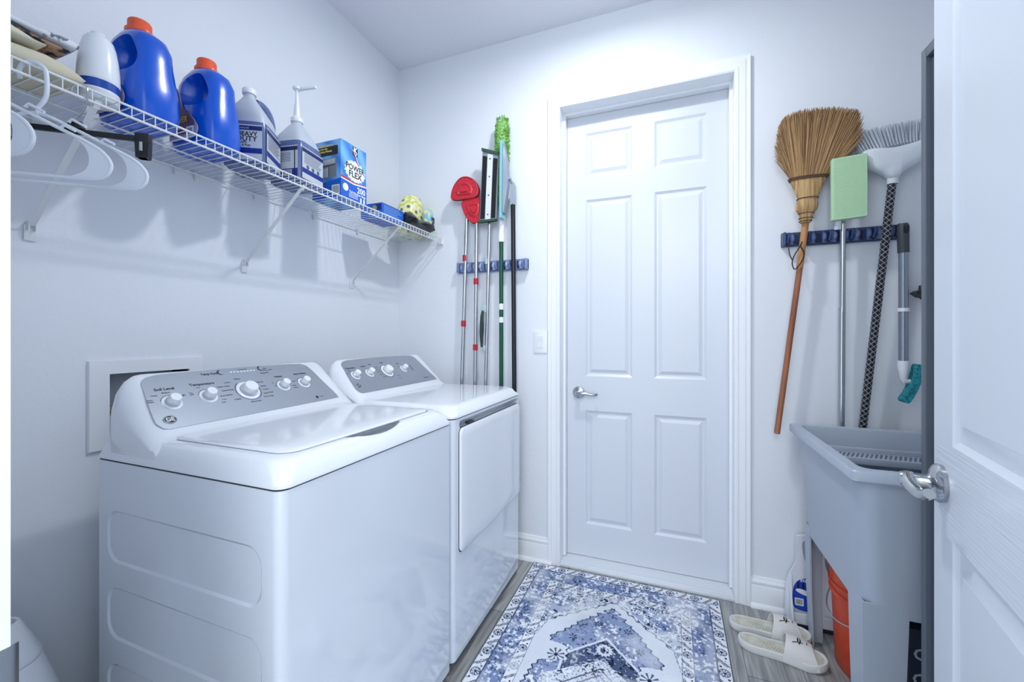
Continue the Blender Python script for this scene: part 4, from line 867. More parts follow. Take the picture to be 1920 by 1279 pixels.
b = MB(); b.tube(smooth_poly([(0.612, YP - 0.014, 1.36), (0.611, YP - 0.024, 1.33), (0.609, YP - 0.022, 1.27), (0.604, YP - 0.016, 1.22), (0.604, YP - 0.012, 1.16)], 4, False), [0.006, 0.007, 0.008, 0.009, 0.010, 0.010, 0.011, 0.012, 0.012, 0.012, 0.012, 0.011, 0.010, 0.009, 0.008, 0.007, 0.006], 10); tag(b.build('squeeze_lever', P('lever_olive', '2F3F38', 0.4), t), 'dark green squeeze lever')
# green chenille duster
t = thing('chenille_duster', (0.716, YP, 0.0), 'bright lime green chenille duster on a dark green pole, tallest in the left rack', 'duster')
b = MB(); b.cyl((0.716, YP, 0.004), (0.716, YP, 1.745), 0.0115, n=16); b.build('pole', P('pole_green', '0F4C3C', 0.3), t)
for z0, z1 in ((1.366, 1.398), (1.295, 1.325)):
    b = MB(); b.cyl((0.716, YP, z0), (0.716, YP, z1), 0.0135, n=18); tag(b.build('band', WHITEP, t), 'white band')
b = MB(); b.cyl((0.716, YP, 1.738), (0.718, YP, 1.94), 0.0155, 0.013, n=18); b.cyl((0.716, YP, 1.735), (0.716, YP, 1.775), 0.0175, n=18); tag(b.build('ferrule', WHITEP, t), 'white plastic socket')
b = MB(); rnd = random.Random(5)
b.tube([(0.718, YP, 1.93), (0.717, YP, 2.1), (0.72, YP, 2.25), (0.722, YP, 2.38), (0.722, YP, 2.395)], [0.016, 0.022, 0.030, 0.034, 0.01], 14)
for i in range(1500):
    z = 1.93 + 0.475 * rnd.random() ** 0.8; q = rnd.uniform(0, 2 * PI); R_ = 0.014 + 0.022 * min(1, max(0, (z - 1.93) / 0.25)); 
    if z > 2.37: R_ *= 0.8
    c_ = 0.718 + 0.004 * (z - 1.93) / 0.4; ln = rnd.uniform(0.010, 0.017) * (1.0 if z > 2.1 else 0.7); up = rnd.uniform(-0.3, 0.8) if z < 2.36 else rnd.uniform(0.3, 1.6)
    d = Vector((math.cos(q), math.sin(q), up)).normalized(); p = Vector((c_ + R_ * math.cos(q) * 0.85, YP + R_ * math.sin(q) * 0.6, z))
    if p.y + d.y * ln > -0.012: continue
    b.tube([p, p + d * ln * 0.6, p + d * ln], [0.0026, 0.003, 0.0016], 5)
b.build('chenille_sleeve', P('chenille_green', '90BF72', 0.9, vary=(60, (1, 1, 1), '5C9A3E', 0.35, 0.6)), t, smooth=60)
# flat mop seen on edge on a black pole
t = thing('flat_mop', (0.79, YP, 0.0), 'black-poled flat mop with its pale blue pad turned edge-on beside the green duster', 'mop')
b = MB(); b.cyl((0.800, YP, 0.004), (0.785, YP, 1.935), 0.0125, n=16); b.build('pole', P('pole_black', '171A22', 0.3), t)
b = MB(); b.rings([[(0.785 + dx, YP + dy, z) for dx, dy in ((-0.013, -0.012), (0.013, -0.012), (0.013, 0.012), (-0.013, 0.012))] for z in (1.93, 2.03)] + [[(0.783 + dx, YP + dy, 2.05) for dx, dy in ((-0.008, -0.008), (0.008, -0.008), (0.008, 0.008), (-0.008, 0.008))]]); b.build('socket', P('socket_grey', '9AA5B3', 0.4), t, smooth=30)
b = MB()   # pad: thin slab along z, its edge facing the room
pz = [(1.852, -0.002), (1.87, 0.0), (2.06, 0.0), (2.24, 0.0), (2.262, -0.003)]
b.rings([[(0.742 + dx + (2.26 - z) * -0.01, y, z) for dx, y in ((-0.009, -0.122), (0.003, -0.124), (0.005, -0.072), (-0.007, -0.070))] for z, _ in pz]); b.build('microfibre_pad', P('pad_blue', '8CCBD6', 0.9, bump=(250, 0.6)), t, smooth=20)
b = MB(); b.rings([[(0.750 + dx + (2.26 - z) * -0.008, y, z) for dx, y in ((-0.002, -0.116), (-0.002 + q, -0.110), (-0.002 + q, -0.076), (-0.002, -0.074))] for z, q in ((1.88, 0.004), (1.93, 0.012), (2.02, 0.024), (2.08, 0.026), (2.15, 0.020), (2.22, 0.008), (2.25, 0.002))]); b.build('backing_plate', P('plate_grey', '8C98A8', 0.45), t, smooth=40)
b = MB(); b.tube([(0.783, YP, 2.04), (0.775, -0.085, 2.07), (0.765, -0.1, 2.06)], 0.008, 8); b.build('swivel_joint', P('socket_grey', '9AA5B3', 0.4), t)

# ---------------------------------------------------------------- tools in the right rack
YB = -0.066
# straw broom
t = thing('straw_broom', (2.01, YB, 0.80), 'natural straw broom hung bristles up with an orange-brown wooden handle', 'broom')
b = MB(); b.cyl((2.010, YB, 0.80), (2.058, YB, 1.21), 0.0115, n=16); b.cyl((2.058, YB, 1.21), (2.098, YB, 1.55), 0.0115, n=16); b.build('handle', P('handle_orange', 'A5694A', 0.45, vary=(8, (3, 3, 0.4), '84513A', 0.35, 0.62)), t)
b = MB(); b.cyl((2.0935, YB, 1.512), (2.114, YB, 1.70), 0.0125, 0.013, n=16); tag(b.build('bare_handle', P('handle_bare', 'B98452', 0.5), t), 'pale bare upper handle')
STRAW = P('straw', 'AE8860', 0.8, vary=(9, (20, 6, 1.2), '8A6440', 0.35, 0.6)); STRAWL = P('straw_light', 'C9A878', 0.75, vary=(30, (3, 1, 0.2), '9A784E', 0.38, 0.6)); TWINE = P('twine', '5E4636', 0.8)
b = MB()
rows = [(1.700, 2.110, 0.019, 0.016), (1.715, 2.112, 0.023, 0.018), (1.735, 2.113, 0.024, 0.019), (1.742, 2.114, 0.030, 0.021), (1.755, 2.115, 0.038, 0.026), (1.775, 2.116, 0.0395, 0.027), (1.792, 2.117, 0.036, 0.025), (1.803, 2.119, 0.035, 0.024), (1.83, 2.119, 0.046, 0.025), (1.88, 2.120, 0.064, 0.026)]
b.rings([[(x, YB - 0.012 + y, z) for x, y, _ in sup(cx, 0, hx2, hy2, 0, 2.4, 30)] for z, cx, hx2, hy2 in rows]); b.build('neck', STRAWL, t, smooth=60)
b = MB()
for bn in (((1.706, 2.111, 0.022, 0.0016), (1.718, 2.112, 0.0245, 0.0016)), ((1.738, 2.113, 0.0265, 0.0018),), ((1.800, 2.118, 0.037, 0.0018),), ((1.8815, 2.120, 0.066, 0.0036), (1.8880, 2.120, 0.069, 0.0036))):
    b = MB()
    for z, cx, hx2, r_ in bn:
        b.tube([(x, YB - 0.012 + y, z + 0.0007 * math.sin(i * 1.9)) for i, (x, y, _) in enumerate(sup(cx, 0, hx2, (0.019 if z < 1.75 else 0.027) + (0.001 if z > 1.85 else 0), 0, 2.4, 36))], r_, 6, closed=True)
    b.build('binding', TWINE, t)
b = MB(); rnd = random.Random(11)
topc = smooth_poly([(2.006, 2.09), (2.016, 2.13), (2.045, 2.158), (2.10, 2.168), (2.19, 2.160), (2.265, 2.140), (2.297, 2.115)], 6, False)
def topz(x):
    for p, q in zip(topc, topc[1:]):
        if p[0] <= x <= q[0]: return p[1] + (q[1] - p[1]) * (x - p[0]) / max(1e-6, q[0] - p[0])
    return topc[-1][1] if x > 2.2 else topc[0][1]
for i in range(3400):
    u = rnd.uniform(-1, 1); v = rnd.uniform(-1, 1)
    if i % 5 == 0: u = rnd.choice((-1, 1)) * rnd.uniform(0.8, 1)
    xb = 2.121 + 0.062 * u; xt = 2.152 + 0.146 * u + rnd.uniform(-0.006, 0.006); zt = topz(min(2.297, max(2.006, xt))) - rnd.random() ** 2 * 0.05
    zt -= 0.0 if abs(u) < 0.93 else rnd.random() * 0.08
    yb = YB - 0.012 + 0.022 * v * math.sqrt(max(0, 1 - u * u)); yt = YB - 0.014 + 0.030 * v
    mid = (xb + (xt - xb) * 0.48 + rnd.uniform(-0.004, 0.004), yb + (yt - yb) * 0.5 + rnd.uniform(-0.002, 0.002), 1.888 + (zt - 1.888) * 0.5)
    b.m(i % 3); b.tube([(xb, yb, 1.885), mid, (xt, min(-0.012, yt), zt)], [0.0012, 0.0015, 0.0008], 4)
b.m(0); b.rings([[(x, YB - 0.013 + y, z) for x, y, _ in sup(cx, 0, hx2, hy2, 0, 2.6, 30)] for z, cx, hx2, hy2 in ((1.885, 2.121, 0.060, 0.020), (1.97, 2.130, 0.088, 0.018), (2.06, 2.140, 0.112, 0.014), (2.11, 2.146, 0.118, 0.006))])
b.build('bristles', [P('straw_a', 'A6835C', 0.85), P('straw_b', '846446', 0.85), P('straw_c', 'B8956A', 0.85)], t, smooth=60)
b = MB(); b.tube(smooth_poly([(2.098, YB - 0.018, 1.62), (2.086, YB - 0.022, 1.595), (2.068, YB - 0.02, 1.56), (2.062, YB - 0.018, 1.53), (2.070, YB - 0.018, 1.505), (2.082, YB - 0.018, 1.515), (2.10, YB - 0.018, 1.545), (2.104, YB - 0.018, 1.575), (2.092, YB - 0.02, 1.60)], 4), 0.0022, 6, closed=True)
b.tube([(2.055, -0.062, 1.635), (2.052, -0.07, 1.60), (2.056, -0.07, 1.57), (2.062, YB - 0.018, 1.545)], 0.002, 6); tag(b.build('hanging_loop', P('cord_black', '17181B', 0.6), t), 'black cord loop')
# green scrub pad mop
t = thing('pad_mop', (2.243, YB, 0.0), 'silver-poled wall mop with a pale green rectangular pad, beside the straw broom', 'mop')
b = MB(); b.cyl((2.240, -0.05, 0.004), (2.245, -0.062, 1.71), 0.0105, n=16); b.cyl((2.2405, -0.053, 0.40), (2.2425, -0.056, 1.02), 0.0112, n=16); b.cyl((2.2425, -0.056, 1.02), (2.2435, -0.058, 1.34), 0.0118, n=16); b.build('pole', POLE, t)
b = MB(); b.rings([[(x, y, z + (x - 2.25) * 0.06) for x, z in rrect(2.192 + k, 2.309 - k, 1.694 + k, 1.946 - k, 0.004, 3)] for k, y in ((0.002, -0.092), (0, -0.095), (0, -0.112), (0.002, -0.116))])
pd = b.build('scrub_pad', P('pad_mint', 'B7D9B4', 0.85, bump=(200, 0.5)), t, smooth=40)
b = MB()
for i in range(17):
    for j in range(36):
        x = 2.201 + i * 0.00605 + (0.003 if j % 2 else 0); z = 1.705 + j * 0.0066
        if x > 2.303: continue
        b.rings([[(x + q * dx, yy, z + q * dz + (x - 2.25) * 0.06) for dx, dz in ((-1, 0), (0, -1), (1, 0), (0, 1))] for q, yy in ((0.0022, -0.1158), (0.0010, -0.1174))])
b.build('texture_bumps', P('pad_mint2', 'A6CCA6', 0.85), pd, smooth=0)
b = MB(); b.box(2.197, 2.304, -0.092, -0.084, 1.70, 1.94, 0.003); b.cyl((2.245, -0.062, 1.69), (2.247, -0.084, 1.78), 0.009); b.cyl((2.222, -0.08, 1.66), (2.222, -0.088, 1.71), 0.012); b.build('pad_plate', P('plate_white', 'C9D2DE', 0.4), t)
# white broom with patterned handle
t = thing('push_broom', (2.31, YB, 0.0), 'white plastic broom hung bristles up with a black patterned handle', 'broom')
k_ = (1.86 - 0.864) / (2.404 - 2.313); xf_ = 2.313 - 0.85 / k_
b = MB(); b.cyl((xf_, -0.045, 0.004), (2.404, -0.075, 1.858), 0.0135, n=18); hd = b.build('handle', P('handle_black', '121419', 0.3), t)
b = MB(); p0 = Vector((xf_, -0.045, 0.004)); p1 = Vector((2.404, -0.075, 1.858)); ax = (p1 - p0).normalized(); e1 = ax.orthogonal().normalized(); e2 = ax.cross(e1); Lh = (p1 - p0).length
for s in (-1, 1):
    for j in range(4):
        N = 420; pts = [p0 + ax * (0.75 + (Lh - 0.75) * i / N) + (e1 * math.cos(s * (i / N * (Lh - 0.75) / 0.084 * 2 * PI) + j * PI / 2) + e2 * math.sin(s * (i / N * (Lh - 0.75) / 0.084 * 2 * PI) + j * PI / 2)) * 0.0138 for i in range(N + 1)]
        b.tube(pts, 0.0007, 4)
tag(b.build('handle_pattern', P('lattice_white', 'B9BFC9', 0.4), hd, smooth=60), 'white lattice lines')
b = MB(); ol = smooth_poly([(2.392, 1.843), (2.366, 1.868), (2.33, 1.892), (2.302, 1.935), (2.300, 1.962), (2.33, 1.972), (2.40, 1.966), (2.455, 1.974), (2.52, 1.99), (2.553, 1.992), (2.556, 1.965), (2.53, 1.925), (2.47, 1.890), (2.43, 1.866), (2.416, 1.843)], 5)
cx, cz = 2.42, 1.93
b.rings([[(cx + (x - cx) * k, y, cz + (z - cz) * k) for x, z in ol] for k, y in ((0.9, -0.052), (0.99, -0.058), (1, -0.075), (0.98, -0.090), (0.88, -0.100), (0.6, -0.106), (0.2, -0.108))]); b.cyl((2.402, -0.0745, 1.825), (2.405, -0.075, 1.88), 0.0175, 0.02); b.build('head', P('broom_white', 'D3DAE4', 0.35), t, smooth=60)
b = MB(); rnd = random.Random(3)
for i in range(26):
    for j in range(3):
        u = i / 25; x = 2.303 + 0.247 * u; z = 1.958 + 0.012 * math.sin(u * 3) + 0.014 * u; fan = (u - 0.5) * 0.06 - 0.01
        for q in range(7):
            b.m(q % 2); dx = rnd.uniform(-0.004, 0.004)
            b.tube([(x + dx * 0.4, -0.062 - j * 0.014, z), (x + fan + dx * 1.3, -0.062 - j * 0.014 + rnd.uniform(-0.004, 0.004), z + 0.083 + rnd.uniform(-0.004, 0.003))], [0.0011, 0.0008], 4)
b.build('bristles', [P('bristle_grey', 'B4BDC9', 0.5), P('bristle_pale', 'D6DCE4', 0.5)], t, smooth=60)
# scrubber with dark grip
t = thing('tub_scrubber', (2.436, YB, 0.97), 'short grey-poled scrubber with dark grip on top and a teal sponge head below', 'scrubber')
YG = -0.078
b = MB(); b.cyl((2.435, YG, 1.115), (2.435, YG, 1.56), 0.0155, n=18); b.build('pole', P('pole_grey', '8F99A6', 0.3, metal=0.6), t)
b = MB(); b.cyl((2.435, YG, 1.318), (2.435, YG, 1.332), 0.0180, n=18); tag(b.build('band', WHITEP, t), 'white band')
b = MB(); b.tube([(2.435, YG, 1.55), (2.434, YG, 1.60), (2.434, YG, 1.652), (2.434, YG, 1.664)], [0.018, 0.0185, 0.019, 0.015], 18); g = b.build('grip', P('grip_dark', '3A4047', 0.5), t)
b = MB(); b.prism(smooth_poly([(2.428, 1.632), (2.432, 1.622), (2.440, 1.622), (2.444, 1.634), (2.442, 1.655), (2.436, 1.640), (2.430, 1.655)], 4), XZ(YG - 0.0175), 0, 0.0022); b.build('hang_hole', INKD, g, smooth=0)
b = MB(); b.tube([(2.435, YG, 1.125), (2.435, YG, 1.10), (2.436, YG, 1.055), (2.440, YG, 1.045), (2.455, YG, 1.045)], [0.018, 0.018, 0.011, 0.010, 0.009], 16); tag(b.build('elbow_joint', WHITEP, t), 'white elbow joint')
b = MB(); a_ = Vector((2.433, 0, 0.965)); c_ = Vector((2.492, 0, 1.112)); 
pts = smooth_poly([(2.424, 0.974), (2.440, 1.006), (2.454, 1.045), (2.463, 1.085), (2.470, 1.112), (2.489, 1.106), (2.486, 1.075), (2.476, 1.035), (2.462, 0.998), (2.446, 0.966), (2.434, 0.962)], 4)
b.rings([[(x, y, z) for x, z in pts] for y in (-0.105, -0.060)]); tag(b.build('sponge', P('sponge_teal', '2E9AA6', 0.9, bump=(220, 0.9), vary=(140, (1, 1, 1), '1C6E7A', 0.4, 0.6)), t, smooth=40), 'teal sponge head')
# small black brush hanging farther right
t = thing('scrub_brush', (2.52, 0, 1.36), 'small black scrub brush hanging on the back wall beside the dark tall mirror', 'brush')
b = MB(); b.rings([[(x, y, z) for x, z in ((2.470, 1.392), (2.49, 1.375), (2.60, 1.352), (2.60, 1.388), (2.485, 1.402))] for y in (-0.035, -0.085)]); b.build('block', BLACK, t, smooth=30)
b = MB()
for i in range(12):
    for j in range(4): x = 2.496 + i * 0.0085; b.tube([(x, -0.042 - j * 0.012, 1.392), (x + 0.004, -0.042 - j * 0.012, 1.422)], 0.0022, 5)
b.build('bristles', P('bristle_black', '1B1D20', 0.6), t)
b = MB(); b.tube([(2.49, -0.06, 1.38), (2.50, -0.06, 1.366), (2.56, -0.06, 1.345), (2.60, -0.06, 1.34)], 0.004, 8); b.cyl((2.56, -0.0015, 1.375), (2.56, -0.035, 1.375), 0.006); b.build('handle', BLACK, t)

# ---------------------------------------------------------------- utility sink
SK = P('sink_grey', 'A4AEBD', 0.35, bump=(120, 0.05)); 
sx0, sx1, sy0, sy1, st = 2.040, 2.615, -0.775, -0.126, 0.860
t = thing('utility_sink', ((sx0 + sx1) / 2, (sy0 + sy1) / 2, 0), 'grey moulded plastic laundry tub on legs in the right corner', 'sink')
def rr3(k, z, r=0.03, dy0=0, dx1=0): return [(x, y, z) for x, y in rrect(sx0 + k, sx1 - k, sy0 + k + dy0, sy1 - k, r, 5)]
def body_ring(z):   # outer tub wall; left side near vertical, front slopes back
    u = (0.84 - z) / (0.84 - 0.44)
    return [(x, y, z) for x, y in rrect(sx0 + 0.022 + 0.028 * u, sx1 - 0.022 - 0.028 * u, sy0 + 0.030 + 0.048 * u, sy1 - 0.02 - 0.02 * u, 0.05, 6)]
def rrn(x0, x1, y0, y1, z, r): return [(x, y, z) for x, y in rrect(x0, x1, y0, y1, r, 6)]
b = MB()
rs = [rrn(sx0 + 0.10, sx1 - 0.10, sy0 + 0.12, sy1 - 0.09, 0.425, 0.05), body_ring(0.44), body_ring(0.6), body_ring(0.75), body_ring(0.826),
      rrn(sx0 + 0.006, sx1 - 0.006, sy0 + 0.006, sy1 - 0.006, 0.826, 0.012), rrn(sx0, sx1, sy0, sy1, 0.832, 0.012), rrn(sx0 + 0.0, sx1, sy0, sy1, 0.856, 0.012), rrn(sx0 + 0.003, sx1 - 0.003, sy0 + 0.003, sy1 - 0.003, st, 0.012),
      rrn(sx0 + 0.030, sx1 - 0.03, sy0 + 0.030, sy1 - 0.03, st, 0.03), rrn(sx0 + 0.034, sx1 - 0.034, sy0 + 0.034, sy1 - 0.034, st - 0.006, 0.03), rrn(sx0 + 0.040, sx1 - 0.040, sy0 + 0.050, sy1 - 0.036, 0.78, 0.03), rrn(sx0 + 0.05, sx1 - 0.05, sy0 + 0.08, sy1 - 0.040, 0.60, 0.04), rrn(sx0 + 0.07, sx1 - 0.07, sy0 + 0.10, sy1 - 0.055, 0.46, 0.05), rrn(sx0 + 0.22, sx1 - 0.22, sy0 + 0.28, sy1 - 0.25, 0.445, 0.03)]
b.rings(rs); b.build('basin', SK, t, smooth=40)
b = MB(); b.box(sx0 + 0.040, sx1 - 0.04, sy1 - 0.150, sy1 - 0.036, 0.760, 0.772, 0.004).box(sx0 + 0.040, sx1 - 0.04, sy1 - 0.158, sy1 - 0.148, 0.752, 0.778, 0.004).box(sx0 + 0.040, sx1 - 0.04, sy1 - 0.052, sy1 - 0.036, 0.76, 0.79, 0.004)
lg = b.build('soap_ledge', SK, t)
b = MB()
for i in range(34):
    for j in range(5):
        x = sx0 + 0.055 + i * 0.0142 + (0.007 if j % 2 else 0); y = sy1 - 0.135 + j * 0.016
        b.lathe([(0.0042, 0.772), (0.0042, 0.7735), (0.001, 0.7737)], (x, y, 0), 8)
tag(b.build('ledge_dimples', P('dimple_dark', '525D6C', 0.5), lg, smooth=0), 'rows of dark dimples')
# legs: L sections tapering to the floor
def leg(cx, cy, sx_, sy_, wt, wb, zt, arch=0.0):
    b = MB(); th_ = 0.006
    def sec(w, z, ins): 
        x, y = cx + sx_ * ins, cy + sy_ * ins
        return [(x, y, z), (x + sx_ * w, y, z), (x + sx_ * w, y + sy_ * th_, z), (x + sx_ * th_, y + sy_ * th_, z), (x + sx_ * th_, y + sy_ * w, z), (x, y + sy_ * w, z)]
    b.rings([sec(wb, 0.001, 0.012), sec((wt + wb) / 2, zt / 2, 0.004), sec(wt, zt, 0.0)])
    return b.build('leg', SK, t, smooth=30)
leg(2.088, -0.700, 1, 1, 0.105, 0.085, 0.47)
leg(2.575, -0.700, -1, 1, 0.105, 0.085, 0.47)
leg(2.088, -0.155, 1, -1, 0.062, 0.045, 0.47)
leg(2.575, -0.155, -1, -1, 0.062, 0.045, 0.47)
b = MB(); b.cyl((2.50, -0.25, 0.38), (2.50, -0.25, 0.445), 0.02); b.tube(smooth_poly([(2.50, -0.25, 0.39), (2.50, -0.23, 0.35), (2.50, -0.18, 0.34), (2.50, -0.10, 0.36), (2.50, -0.02, 0.36)], 5, False), 0.018, 12); b.build('drain_pipe', P('pipe_white', 'C5CCD6', 0.4), t)

# ---------------------------------------------------------------- bucket under the sink
bcx, bcy = 2.290, -0.272
t = thing('bucket', (bcx, bcy, 0), 'orange-red plastic bucket with a wire handle and grey lid under the sink', 'bucket')
BK = P('bucket_orange', 'D24A2A', 0.35); b = MB()
b.lathe([(0.001, 0.001), (0.128, 0.001), (0.131, 0.006), (0.142, 0.27), (0.150, 0.272), (0.150, 0.282), (0.144, 0.285), (0.145, 0.30), (0.152, 0.302), (0.152, 0.312), (0.146, 0.315), (0.147, 0.360), (0.154, 0.363), (0.154, 0.378), (0.147, 0.380), (0.144, 0.378), (0.140, 0.30), (0.13, 0.02), (0.001, 0.015)], (bcx, bcy, 0), 48); b.build('pail', BK, t, smooth=40)
b = MB(); b.lathe([(0.001, 0.382), (0.148, 0.382), (0.156, 0.379), (0.158, 0.384), (0.156, 0.400), (0.148, 0.404), (0.142, 0.396), (0.001, 0.396)], (bcx, bcy, 0), 48); tag(b.build('lid', P('lid_dark', '394048', 0.5), t), 'dark grey lid')
b = MB(); pts = []
for i in range(25):
    q = PI * (0.5 + i / 24) + 0.25; pts.append((bcx + 0.156 * math.cos(q), bcy + 0.156 * math.sin(q) * 1.0, 0.30 - 0.11 * math.sin(PI * i / 24)))
b.tube(pts, 0.0026, 8); b.build('wire_handle', P('wire_steel', 'B5B9BE', 0.3, metal=0.9), t)

# ---------------------------------------------------------------- dustpan
t = thing('dustpan', (2.13, -0.03, 0), 'white upright dustpan with a blue sticker standing against the wall behind the sink leg', 'dustpan')
def ftilt(x0_): return lambda a, c, d: (x0_ + a, -0.036 - 0.10 * max(0, 0.36 - c) / 0.36 * 0.30 - d, c)
FD = ftilt(0)
ol = smooth_poly([(2.047, 0.012), (2.043, 0.10), (2.050, 0.17), (2.073, 0.225), (2.084, 0.26), (2.084, 0.345), (2.100, 0.362), (2.140, 0.366), (2.172, 0.362), (2.188, 0.345), (2.188, 0.26), (2.2, 0.225), (2.223, 0.17), (2.230, 0.10), (2.226, 0.012), (2.14, 0.012)], 4)
b = MB(); b.prism(ol, FD, -0.008, 0.004); pn = b.build('pan', P('dustpan_white', 'D9DFE8', 0.35), t, smooth=30)
b = MB(); b.prism(smooth_poly([(2.104, 0.345), (2.168, 0.345), (2.160, 0.25), (2.136, 0.235), (2.112, 0.25)], 4), FD, -0.0085, -0.006) if False else None
b.prism(smooth_poly([(2.110, 0.338), (2.164, 0.338), (2.158, 0.262), (2.136, 0.250), (2.116, 0.262)], 4), FD, 0.0042, 0.0048); tag(b.build('handle_opening', P('opening_grey', '97A4B5', 0.5), pn, smooth=0), 'grey handle opening')
b = MB(); b.rings([[FD(a, c, d) for a, c, d in ((x - 0.004, z, 0.0), (x + 0.004, z, 0.0), (x + 0.004, z, q), (x - 0.004, z, q))] for x, z, q in ((2.062, 0.20, 0.006), (2.058, 0.12, 0.03), (2.058, 0.014, 0.055))]); b.rings([[FD(a, c, d) for a, c, d in ((x - 0.004, z, 0.0), (x + 0.004, z, 0.0), (x + 0.004, z, q), (x - 0.004, z, q))] for x, z, q in ((2.212, 0.20, 0.006), (2.216, 0.12, 0.03), (2.216, 0.014, 0.055))])
b.prism([(2.062, 0.014), (2.212, 0.014), (2.212, 0.058), (2.062, 0.058)], FD, 0.030, 0.034); b.build('side_walls', P('dustpan_white', 'D9DFE8', 0.35), pn, smooth=0)
b = MB(); b.prism([(2.060, 0.003), (2.214, 0.003), (2.214, 0.016), (2.060, 0.016)], FD, 0.028, 0.040); tag(b.build('rubber_lip', P('lip_navy', '1B2233', 0.5), pn, smooth=0), 'dark rubber edge')
b = MB(); st_ = smooth_poly([(2.075, 0.062), (2.070, 0.13), (2.085, 0.170), (2.11, 0.186), (2.125, 0.186), (2.15, 0.170), (2.155, 0.12), (2.15, 0.062)], 4)
b.m(0); b.prism(st_, FD, 0.0045, 0.0055); b.m(1); b.prism(rrect(2.076, 2.108, 0.074, 0.104, 0.002), FD, 0.0056, 0.0062); b.prism(smooth_poly([(2.080, 0.136), (2.095, 0.143), (2.125, 0.135), (2.125, 0.118), (2.095, 0.125)], 4), FD, 0.0056, 0.0062)
b.m(2)
for i in range(3): b.prism([(2.086 + i * 0.018, 0.145), (2.094 + i * 0.018, 0.145), (2.094 + i * 0.018, 0.172), (2.086 + i * 0.018, 0.168)], FD, 0.0056, 0.0062)
for i in range(6): b.flat([(2.081 + i * 0.004, 0.079), (2.083 + i * 0.004, 0.079), (2.083 + i * 0.004, 0.1), (2.081 + i * 0.004, 0.1)], FD, 0.0066)
b.m(1); b.text('STEP', 0.014, lambda u, v, d: FD(2.098 + u, 0.177 + v, 0.0062), 'LEFT', bold=0.0006)
tag(b.build('sticker', [P('sticker_blue', '1F47B8', 0.3), P('sticker_white', 'E3E7EE', 0.3), INKD], pn, smooth=0, recalc=False), 'blue paper sticker')

# dark patterned tin half hidden behind the sink leg and a navy box at the right
t = thing('storage_box', (2.33, -0.56, 0), 'dark navy storage box with white lettering under the sink beside the bucket', 'box')
b = MB(); b.box(2.206, 2.42, -0.66, -0.46, 0.001, 0.40, 0.006); b.build('case', P('case_navy', '1B2740', 0.4), t)
for i, ch in enumerate('GOE'):
    b = MB(); b.text(ch, 0.045, lambda u, v, d, i=i: (2.233 + u, -0.6605, 0.33 - i * 0.07 + v), bold=0.001); b.build('letter', P('case_white', '9AA5B5', 0.4), t, smooth=0)

# ---------------------------------------------------------------- dark framed mirror between sink and open door
t = thing('floor_mirror', (2.19, -1.02, 0), 'tall dark grey framed mirror standing on edge between the sink and the open door', 'mirror')
mx0, mx1, my0, my1, mz = 2.170, 2.196, -1.20, -0.806, 1.937
DG = P('frame_grey', '565E69', 0.4)
b = MB()
b.box(mx0, mx1, my1 - 0.022, my1, 0.001, mz, 0.002).box(mx0, mx1, my0, my0 + 0.022, 0.001, mz, 0.002).box(mx0, mx1, my0 + 0.022, my1 - 0.022, mz - 0.026, mz, 0.002).box(mx0, mx1, my0 + 0.022, my1 - 0.022, 0.001, 0.03, 0.002)
b.build('frame', DG, t)
b = MB(); b.box(mx0 + 0.009, mx0 + 0.013, my0 + 0.02, my1 - 0.02, 0.028, mz - 0.024); b.build('glass', P('mirror_glass', 'C8D0DA', 0.04, metal=1), t, smooth=0)
b = MB(); b.box(mx0 + 0.0135, mx1 - 0.002, my0 + 0.02, my1 - 0.02, 0.028, mz - 0.024); b.build('backing', P('backing_dark', '2C3138', 0.7), t, smooth=0)

